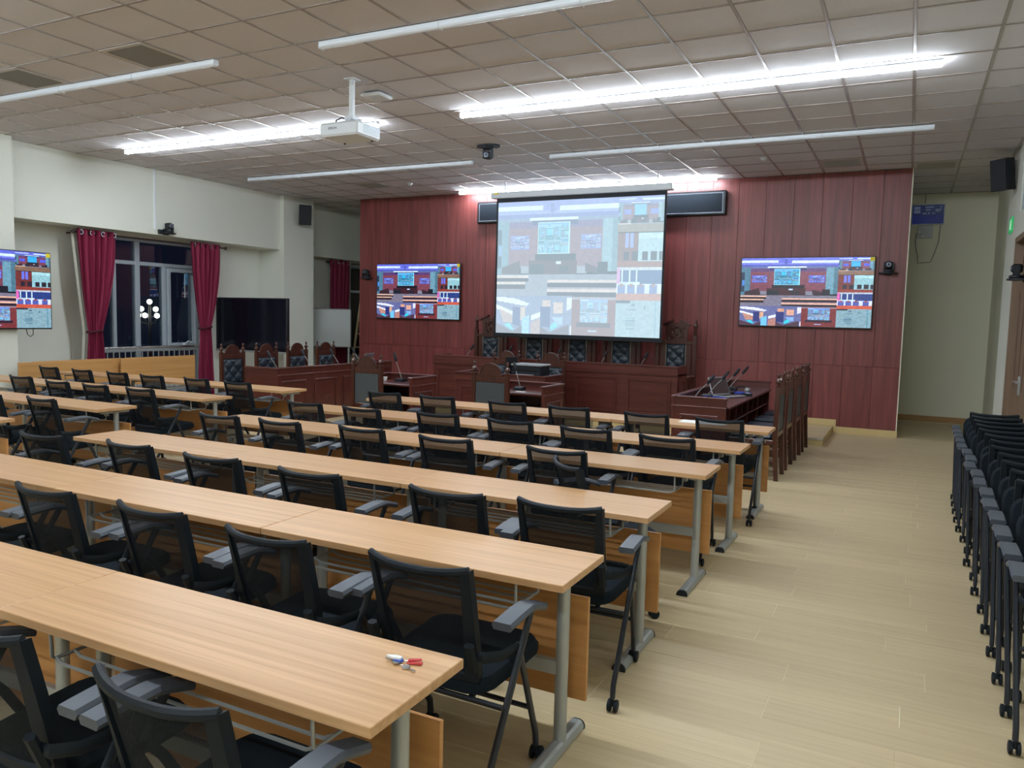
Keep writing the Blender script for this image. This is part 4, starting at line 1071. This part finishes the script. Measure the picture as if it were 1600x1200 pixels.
cdt = obj('cable_conduit', MB().cbox(-11.40, -11.38, 9.10, 9.135, 2.98, H-0.001, 0.003), M['white']); tag(cdt, 'thin white vertical conduit on the beam above the camera', 'conduit')
for (x, y, l) in ((-8.01, 11.67, 'small white smoke detector on the ceiling near the left of the screen'), (-1.96, 11.52, 'small white smoke detector on the ceiling above the laptop table')):
    t = thing('smoke_detector', l, 'detector', (x, y, H), 0)
    obj('base', MB().lathe([(0.05, -0.012), (0.052, 0.0)], 0, 0, 16), M['white'], t, True); obj('dome', MB().lathe([(0.02, -0.045), (0.036, -0.035), (0.04, -0.0125)], 0, 0, 16), M['white'], t, True)
# speakers
def speaker(label, loc, rz, tilt, arm):
    t = thing('wall_speaker', label, 'speaker', loc, rz, 'black wall loudspeakers')
    R = Matrix.Rotation(math.radians(tilt), 4, 'X')
    obj('cabinet', MB().prism([(-0.125, -0.07), (0.125, -0.07), (0.10, 0.09), (-0.10, 0.09)], -0.20, 0.20, 'Z', R), M['black'], t)
    obj('grille', MB().cbox(-0.118, 0.118, -0.082, -0.0705, -0.19, 0.19, 0.004, R), M['speaker'], t)
    q = MB().path([(0, 0.06, 0.02), (0, arm, 0.02)], 0.012, 6)
    for z in (-0.17, 0.19): q.path([(0, 0.07, z), (0, arm, z)], 0.006, 6)
    q.path([(0, arm-0.008, -0.18), (0, arm-0.008, 0.20)], 0.008, 6)
    obj('bracket', q, M['grille'], t, True)
    return t
speaker('black loudspeaker high on the aisle wall near the ceiling', (XR-0.165, 12.05, 3.655), math.radians(-48), 8, 0.20)
speaker('black loudspeaker high on the pillar beside the easel board', (-11.30+0.185, 12.46, 3.63), math.radians(52), 8, 0.215)
# info display on the back wall, junction box, loose wires
t = thing('info_display', 'small dark blue display in a pale frame high on the back wall', 'display', (0.17, YB, 3.62))
obj('frame', ring(0.52, 0.36, 0.018, -0.05, -0.001), M['white'], t)
rg = random.Random(4); A = np.zeros((36, 60, 3)); A[:] = (.10, .14, .30); A[20:] = (.08, .12, .36)
for (a, b_, c_, d) in ((3, 3, 15, 5), (3, 6, 15, 8), (3, 10, 15, 12), (3, 13, 15, 15), (24, 3, 40, 5), (25, 8, 34, 10), (44, 8, 56, 10), (44, 11, 52, 13), (52, 3, 56, 5), (20, 15, 26, 17), (30, 14, 33, 17), (38, 15, 43, 17)): A[b_:d, a:c_] = (.42, .46, .52)
link_mesh('picture', picture_mesh('picture', A, 0.485, 0.325, picture_mat('info_picture', 0.35, 0.4)), t, (0, -0.02, 0))
obj('back_case', MB().box(-0.245, 0.245, -0.018, -0.001, -0.165, 0.165), M['bezel'], t)
t = thing('junction_box', 'clear plastic box on the wall under the small display', 'box', (0.14, YB, 3.32))
obj('cover', MB().cbox(-0.12, 0.12, -0.045, -0.001, -0.11, 0.11, 0.006), M['board'], t); obj('terminal', MB().cbox(-0.10, -0.06, -0.05, -0.0455, -0.02, 0.02, 0.002), M['paper'], t); obj('terminal', MB().cbox(-0.05, 0.0, -0.05, -0.0455, -0.09, -0.06, 0.002), M['paper'], t)
tag(obj('loose_wire', MB().path([(0.01, YB-0.008, 3.30), (0.0, YB-0.008, 3.15), (0.02, YB-0.008, 3.02), (0.05, YB-0.008, 2.9), (0.06, YB-0.008, 2.78), (0.16, YB-0.008, 2.79), (0.26, YB-0.008, 2.80), (0.31, YB-0.008, 2.95), (0.36, YB-0.008, 3.15), (0.37, YB-0.008, 3.35), (0.38, YB-0.008, 3.46), (0.35, YB-0.02, 3.48)], 0.005, 5), M['cable'], None, True), 'thin loose wire looping down the back wall below the display', 'wire')
tag(obj('trunking_wire', MB().path([(0.12, YB-0.006, 3.80), (0.12, YB-0.006, H)], 0.004, 5), M['cable'], None, True), 'short dark wire from the ceiling down to the small display', 'wire')
# exit sign
t = thing('exit_sign', 'small green running figure sign on the aisle wall', 'sign', (XR, 12.28, 3.03), -PI/2)
obj('case', MB().cbox(-0.17, 0.17, -0.02, -0.001, -0.10, 0.10, 0.004), M['green'], t)
q = MB().prism([(-0.02, 0.06), (0.01, 0.06), (0.01, 0.035), (-0.02, 0.035)], -0.0225, -0.0205, 'Y')
q.prism([(-0.03, 0.03), (0.02, 0.03), (0.035, -0.005), (0.02, -0.01), (0.0, 0.0), (-0.03, -0.005)], -0.0225, -0.0205, 'Y')
q.prism([(-0.03, -0.005), (0.0, -0.005), (0.03, -0.05), (0.015, -0.06), (-0.012, -0.025), (-0.05, -0.06), (-0.06, -0.045)], -0.0225, -0.0205, 'Y')
q.prism([(0.085, 0.07), (0.115, 0.07), (0.115, -0.07), (0.085, -0.07)], -0.0225, -0.0205, 'Y')
obj('pictogram', q, M['signwhite'], t)

# ------------------------------------------------------------------ door and high window in the right wall
d = struct('door_1'); d['label'] = 'dark wooden double door in the aisle wall behind the nested chairs'
q = MB().cbox(XR-0.015, XR+0.14, DY1-0.07, DY1, 0, DZ, 0.004).cbox(XR-0.015, XR+0.14, DY0, DY0+0.07, 0, DZ, 0.004).cbox(XR-0.015, XR+0.14, DY0+0.07, DY1-0.07, DZ-0.07, DZ, 0.004)
q.cbox(XR+0.02, XR+0.14, DY0+0.07, DY1-0.07, 2.30, 2.38, 0.004)
obj('frame', q, M['door'], d)
obj('transom_panel', MB().box(XR+0.08, XR+0.10, DY0+0.07, DY1-0.07, 2.38, DZ-0.07), M['door_dark'], d)
mid = (DY0+DY1)/2+0.17
for (a, b_) in ((DY0+0.075, mid-0.003), (mid+0.003, DY1-0.075)):
    lf = obj('door_leaf', MB().cbox(XR+0.06, XR+0.10, a, b_, 0.005, 2.295, 0.003), M['door'], d)
    for yy_ in (a+0.16, b_-0.20):
        obj('inlay', MB().box(XR+0.0585, XR+0.0598, yy_, yy_+0.045, 0.95, 2.12), M['door_dark'], lf)
    obj('handle', MB().cbox(XR+0.045, XR+0.0598, (b_-0.07 if a < mid-0.1 else a+0.03), (b_-0.03 if a < mid-0.1 else a+0.07), 0.90, 1.12, 0.004).path([(XR+0.05, mid+(0.05 if a > mid-0.1 else -0.05), 1.05), (XR+0.01, mid+(0.05 if a > mid-0.1 else -0.05), 1.05), (XR+0.01, mid+(0.17 if a > mid-0.1 else -0.17), 1.05)], 0.009, 6), M['steel'], lf, True)
w2 = struct('window_2'); q = MB()
for (a, b_, c_, e) in ((9.2, 11.52, 3.10, 3.15), (9.2, 11.52, 3.70, 3.75), (9.2, 9.25, 3.15, 3.70), (11.47, 11.52, 3.15, 3.70), (10.33, 10.38, 3.15, 3.70)): q.cbox(XR+0.02, XR+0.08, a, b_, c_, e, 0.004)
obj('window_frame', q, M['alu'], w2); obj('pane', MB().box(XR+0.045, XR+0.055, 9.25, 11.47, 3.15, 3.70), M['glass'], w2)
obj('corridor_wall', MB().box(2.6, 2.7, 8.0, 13.0, 2.6, 4.4), plain('corridor_paint', (0.30, 0.38, 0.5), 0.8), w2)

# ------------------------------------------------------------------ window 1 with rail, curtains
w1 = struct('window_1'); xf0, xf1 = -12.06, -11.96
q = MB()
def fm(y0, y1, z0, z1, d=0.0): q.cbox(xf0+d, xf1+d, y0, y1, z0, z1, 0.006)
fm(wy0, wy0+0.06, wz0, wz1); fm(wy1-0.06, wy1, wz0, wz1); fm(wy0+0.06, wy1-0.06, wz1-0.06, wz1); fm(wy0+0.06, wy1-0.06, wz0, wz0+0.06)
fm(9.17, 9.26, wz0+0.06, wz1-0.06); fm(wy0+0.06, 9.17, 2.40, 2.465); fm(9.26, wy1-0.06, 2.40, 2.465); fm(wy0+0.06, 9.17, 0.90, 0.965); fm(9.26, wy1-0.06, 0.90, 0.965); fm(9.72, 9.79, 0.965, 2.40); fm(8.74, 8.80, 0.965, 2.40)
obj('window_frame', q, M['alu'], w1)
q = MB(); sy0, sy1, sz0, sz1 = 9.795, 10.45, 0.975, 2.39
for (a, b_, c_, e) in ((sy0, sy0+0.07, sz0, sz1), (sy1-0.07, sy1, sz0, sz1), (sy0+0.07, sy1-0.07, sz0, sz0+0.07), (sy0+0.07, sy1-0.07, sz1-0.07, sz1)): q.cbox(xf0+0.05, xf1+0.04, a, b_, c_, e, 0.008)
sa = obj('casement_sash', q, M['alu'], w1)
obj('sash_handle', MB().cbox(xf1+0.0405, xf1+0.06, 10.10, 10.16, sz0+0.02, sz0+0.06, 0.004).path([(xf1+0.055, 10.13, sz0+0.045), (xf1+0.07, 10.20, sz0+0.10), (xf1+0.07, 10.28, sz0+0.08)], 0.01, 6), M['white'], sa, True)
obj('pull_cord', MB().path([(xf1+0.045, 10.16, 2.30), (xf1+0.045, 10.16, 1.86)], 0.005, 5), M['white'], sa)
for (a, b_, c_, e) in ((wy0+0.06, 8.74, .965, 2.40), (8.80, 9.17, .965, 2.40), (9.26, 9.72, .965, 2.40), (9.865, 10.38, 1.045, 2.32), (wy0+0.06, 9.17, 2.465, wz1-0.06), (9.26, wy1-0.06, 2.465, wz1-0.06), (wy0+0.06, 9.17, wz0+0.06, 0.90), (9.26, wy1-0.06, wz0+0.06, 0.90)):
    obj('pane', MB().box(-12.015, -12.005, a, b_, c_, e), M['glass'], w1)
t = thing('window_rail', 'steel safety rail with thin balusters across the curtained window', 'rail', (-11.80, 9.485, 0))
obj('handrail', MB().path([(0, -1.03, 0.985), (0, 1.03, 0.985)], 0.022, 10), M['chrome'], t, True)
obj('lower_rail', MB().path([(0, -1.03, 0.93), (0, 1.03, 0.93)], 0.010, 8), M['steel'], t, True)
for k in range(19): obj('baluster', MB().path([(0, -0.99+0.11*k, 0.0), (0, -0.99+0.11*k, 0.93)], 0.008, 6), M['steel'], t, True)
w3 = struct('window_3'); q = MB()
for (a, b_, c_, e) in ((14.5, 14.57, .6, 2.8), (YB-0.06, YB, .6, 2.8), (14.57, YB-0.06, .6, .66), (14.57, YB-0.06, 2.74, 2.8), (15.05, 15.11, .66, 2.74), (14.57, 15.05, 2.15, 2.21), (15.11, YB-0.06, 2.15, 2.21)): q.cbox(-12.1, -12.04, a, b_, c_, e, 0.005)
obj('window_frame', q, M['alu'], w3)
for (a, b_, c_, e) in ((14.57, 15.05, .66, 2.15), (15.11, YB-.06, .66, 2.15), (14.57, 15.05, 2.21, 2.74), (15.11, YB-.06, 2.21, 2.74)): obj('pane', MB().box(-12.075, -12.065, a, b_, c_, e), M['glass'], w3)

def curtain(label, x, yt, yw, yb, zt, zw, zb, nf, lining_side=0):
    """yt/yw/yb are (y0,y1) at the top, the tie and the bottom"""
    yc = (yt[0]+yt[1])/2
    t = thing('curtain', label, 'curtain', (x, yc, zb), 0, 'crimson velvet curtains')
    def fn(u, v, off=0.0):
        z = zt+(zb-zt)*v; vt = (zt-zw)/(zt-zb)
        if v < vt:
            k = v/vt; k2 = k**1.7; a = [yt[i]*(1-k2)+yw[i]*k2 for i in (0, 1)]
        else:
            k = (v-vt)/(1-vt); k2 = math.sin(k*PI/2)**1.0*0.85+0.15*k; a = [yw[i]*(1-k2)+yb[i]*k2 for i in (0, 1)]
        wd_ = a[1]-a[0]; y = a[0]+wd_*u
        dep = min(0.055, 0.25*wd_/nf*2.2)
        xx = dep*math.sin(2*PI*nf*u + 0.6*math.sin(5*v)) + 0.012*math.sin(2*PI*nf*2.3*u+4*v)
        return (xx+off, y-yc, z-zb)
    q = MB().grid(fn, nf*12, 26)
    c = obj('cloth', q, M['velvet'], t, True); so = c.modifiers.new('thick', 'SOLIDIFY'); so.thickness = 0.004; so.offset = 0
    obj('tie_back', MB().path([(0.07*math.cos(a), (yw[0]+yw[1])/2-yc+(yw[1]-yw[0])*0.56*math.sin(a), zw-zb+0.02*math.sin(a)) for a in [2*PI*i/16 for i in range(17)]], 0.016, 6), M['velvet_dark'], t, True)
    for k in range(4):
        y = yt[0]+(yt[1]-yt[0])*(0.08+0.28*k)-yc
        obj('grommet', MB().torus((0.03, y, zt-zb-0.05), 0.034, 0.008, 'X', 16, 6), M['chrome'], t, True)
    if lining_side:
        def fl2(u, v):
            p = fn(0 if lining_side < 0 else 1, v); return (p[0]-0.07+0.02*math.sin(9*u), p[1]+lining_side*(0.01+u*0.045), p[2])
        l = obj('lining', MB().grid(fl2, 6, 26), M['lining'], t, True); so = l.modifiers.new('thick', 'SOLIDIFY'); so.thickness = 0.004
    return t
curtain('crimson curtain tied back on the monitor side of the window', -11.55, (7.83, 8.50), (7.985, 8.225), (7.95, 8.32), 2.865, 1.28, 0.08, 6, -1)
curtain('crimson curtain tied back between the window and the dark display board', -11.55, (9.98, 10.66), (10.17, 10.42), (10.14, 10.50), 2.865, 1.33, 0.08, 6, 0)
curtain('narrow crimson curtain behind the white easel board', -11.80, (14.06, 14.76), (14.08, 14.66), (14.06, 14.72), 2.86, 1.0, 0.1, 5, 0)
def rod(label, x, y0, y1, z):
    t = thing('curtain_rod', label, 'curtain rod', (x, (y0+y1)/2, z)); h = (y1-y0)/2
    obj('pole', MB().path([(0, -h, 0), (0, h, 0)], 0.016, 10), M['darkwood'], t, True)
    for s in (-1, 1): obj('finial', MB().sphere((0, s*(h+0.025), 0), 0.032, 10, 6), M['darkwood'], t, True)
    for y in (-h+0.12, h-0.12): obj('bracket', MB().cbox(-0.37 if x > -11.7 else -0.19, -0.01, y-0.012, y+0.012, -0.012, 0.012, 0.002), M['darkwood'], t)
rod('dark curtain rod over the railed window', -11.55, 7.80, 10.76, 2.815)
rod('dark curtain rod beside the cherry wall behind the pillar', -11.80, 14.02, 15.5, 2.81)

# ------------------------------------------------------------------ folded tables along the window wall
def folded_table(label, x, y0, y1):
    t = thing('folded_table', label, 'table', (x, (y0+y1)/2, 0), 0, 'folded tables along the window wall'); h = (y1-y0)/2
    R = Matrix.Rotation(math.radians(4), 4, 'Y')
    obj('tabletop', MB().cbox(-0.014, 0.014, -h, h, 0.45, 0.87, 0.002, Matrix.Translation((0, 0, 0))), M['folded'], t)
    for s in (-1, 1):
        y = s*(h-0.11)
        l = obj('leg', MB().path([(-0.05, y, 0.03), (-0.05, y, 0.66)], 0.021, 10).cbox(-0.05, -0.0145, y-0.02, y+0.02, 0.62, 0.68, 0.003), M['steel'], t, True)
        obj('foot', MB().cbox(-0.14, 0.14, y-0.028, y+0.028, 0, 0.036, 0.01), M['steel'], l)
    obj('cross_beam', MB().cbox(-0.065, -0.035, -h+0.1, h-0.1, 0.30, 0.35, 0.003), M['steel'], t)
    return t
M['folded'] = wood('folded_top_laminate', (0.47, 0.235, 0.075), (0.60, 0.33, 0.12), 'Y', rough=0.45, s_long=0.7, s_cross=18, tone=0.03)
folded_table('folded wood table with upright top, near the pillar monitor', -10.97, 6.54, 7.98)
folded_table('folded wood table with upright top, below the railed window', -10.97, 8.12, 9.54)
folded_table('rear folded wood table showing in the gap between the upright tops', -11.06, 6.80, 8.20)
folded_table('rear folded wood table behind the one below the railed window', -11.06, 8.26, 9.62)

# ------------------------------------------------------------------ interactive display on stand, easel board, ladder
t = thing('interactive_display', 'large dark switched-off display board beside the crimson curtain', 'display', (-10.90, 10.76, 0), math.radians(1.2))
obj('frame', MB().cbox(-0.87, 0.87, 0, 0.08, 0.89, 1.90, 0.01), M['bezel'], t)
obj('screen', MB().box(-0.845, 0.845, -0.002, -0.0005, 0.935, 1.878), M['screen_off'], t)
obj('chin', MB().cbox(-0.87, 0.87, -0.012, -0.0005, 0.89, 0.925, 0.004), M['steel'], t)
q = MB()
for s in (-0.5, 0.5): q.cbox(s-0.03, s+0.03, 0.0805, 0.13, 0.10, 1.7, 0.006).cbox(s-0.025, s+0.025, -0.25, 0.42, 0.05, 0.10, 0.006)
q.cbox(-0.47, 0.47, 0.09, 0.12, 0.45, 0.50, 0.004)
obj('stand', q, M['black'], t)
for s in (-0.5, 0.5):
    for y in (-0.2, 0.37): obj('caster', MB().lathe([(0.02, -0.012), (0.026, -0.008), (0.026, 0.008), (0.02, 0.012)], 0, 0, 10, Matrix.Translation((s, y, 0.026)) @ Matrix.Rotation(PI/2, 4, 'Y')), M['black'], t, True)
obj('wall_socket_cable', MB().path([(0.9, 0.05, 0.95), (0.95, 0.06, 0.6), (0.9, 0.1, 0.3)], 0.006, 5), M['cable'], t, True)
ang = math.atan2(0.4, 0.85)
t = thing('easel_board', 'pale whiteboard standing between the pillar and the cherry wall', 'whiteboard', (-11.25, 13.42, 0), ang)
obj('board', MB().cbox(-0.44, 0.44, 0, 0.02, 0.93, 1.73, 0.003), M['board'], t)
obj('frame', ring(0.92, 0.84, 0.02, -0.006, 0.026), M['grille'], t).location = (0, 0, 1.33)
q = MB()
for s in (-0.4, 0.4): q.cbox(s-0.015, s+0.015, 0.0265, 0.055, 0.04, 1.6, 0.003).cbox(s-0.015, s+0.015, -0.22, 0.28, 0.0, 0.04, 0.003)
obj('stand', q, M['steel'], t)
t = thing('wooden_ladder', 'pale wooden step ladder leaning beside the cherry wall edge', 'ladder', (-10.98, 14.3, 0), math.radians(10))
q1 = MB()
for s in (-1, 1):
    obj('rail', MB().path([(s*0.26-0.0, -0.25, 0.0), (s*0.10, 0.0, 2.05)], 0.022, 4, ry=0.03), M['pine'], t)
for k in range(6):
    z = 0.3+0.30*k; f_ = z/2.05; hw_ = 0.26-0.16*f_; obj('rung', MB().cbox(-hw_, hw_, -0.25+0.25*f_-0.03, -0.25+0.25*f_+0.03, z-0.012, z+0.012, 0.003), M['pine'], t)
for s in (-1, 1): obj('back_leg', MB().path([(s*0.26, 0.4, 0.0), (s*0.10, 0.03, 2.03)], 0.02, 4), M['pine'], t)

# ------------------------------------------------------------------ keys on the near desk
t = thing('key_bunch', 'small bunch of keys with blue and red tags on the nearest desk', 'keys', (-1.135, 1.645, 0.75), 0)
obj('ring', MB().torus((0.0, 0.012, 0.004), 0.014, 0.0012, 'Z', 16, 5), M['chrome'], t, True)
def key(mat, ang, dist, L, name='key', hr=0.011, z=0.003):
    R = Matrix.Rotation(ang, 4, 'Z') @ Matrix.Translation((0, dist, z))
    q = MB().lathe([(hr, 0), (hr*1.05, 0.001), (hr, 0.0022)], 0, hr, 14, R); q.box(-0.0028, 0.0028, hr*2-0.002, hr*2+L, 0.0, 0.002, R)
    for k in range(4): q.box(0.0028, 0.0045, hr*2+L-0.004-0.006*k, hr*2+L-0.001-0.006*k, 0.0, 0.002, R)
    return obj(name, q, mat, t)
key(M['chrome'], math.radians(-105), 0.006, 0.026, 'key', 0.011, 0.002)
key(M['brass'], math.radians(80), 0.01, 0.03, 'key', 0.010, 0.005)
obj('blue_tag', MB().prism([(-0.008, 0), (0.008, 0), (0.011, 0.02), (0.006, 0.034), (-0.006, 0.034), (-0.011, 0.02)], 0.004, 0.010, 'Z', Matrix.Translation((-0.008, 0.01, 0)) @ Matrix.Rotation(math.radians(75), 4, 'Z')), M['blue'], t)['label'] = 'blue plastic tag'
obj('white_tag', MB().prism([(-0.006, 0), (0.006, 0), (0.009, 0.02), (0.002, 0.044), (-0.002, 0.044), (-0.009, 0.02)], 0.010, 0.015, 'Z', Matrix.Translation((-0.012, 0.016, 0)) @ Matrix.Rotation(math.radians(98), 4, 'Z')), M['paper'], t)['label'] = 'white plastic tag'
obj('red_tag', MB().cbox(-0.007, 0.007, 0, 0.042, 0.001, 0.006, 0.002, Matrix.Translation((0.004, 0.018, 0)) @ Matrix.Rotation(math.radians(-70), 4, 'Z')), M['red'], t)['label'] = 'red plastic tag'
obj('red_tag', MB().cbox(-0.006, 0.006, 0, 0.036, 0.0062, 0.010, 0.002, Matrix.Translation((0.004, 0.024, 0)) @ Matrix.Rotation(math.radians(-58), 4, 'Z')), M['red'], t)

# ------------------------------------------------------------------ outside
t = thing('street_lamp', 'street lamp with white globes seen through the dark window', 'street lamp', (-26.2, 20.68, -3.2))
obj('pole', MB().lathe([(0.12, 0), (0.09, 0.4), (0.06, 0.6), (0.05, 4.9), (0.03, 5.0)], 0, 0, 10), M['grille'], t, True)
for (dx, dy, z) in ((0, 0, 5.1), (0.13, 0.17, 4.82), (-0.18, -0.23, 4.82), (-0.24, -0.31, 4.57), (-0.10, -0.13, 4.57), (0.16, 0.20, 4.57)):
    obj('arm', MB().path([(0, 0, z-0.35), (dx*0.7, dy*0.7, z-0.28), (dx, dy, z-0.12)], 0.018, 6), M['grille'], t)
    obj('globe', MB().sphere((dx, dy, z), 0.10, 12, 8), M['globe'], t, True)
gg = obj('ground', MB().box(-60, -12.5, -20, 60, -3.3, -3.2), M['nightground']); gg['kind'] = 'structure'
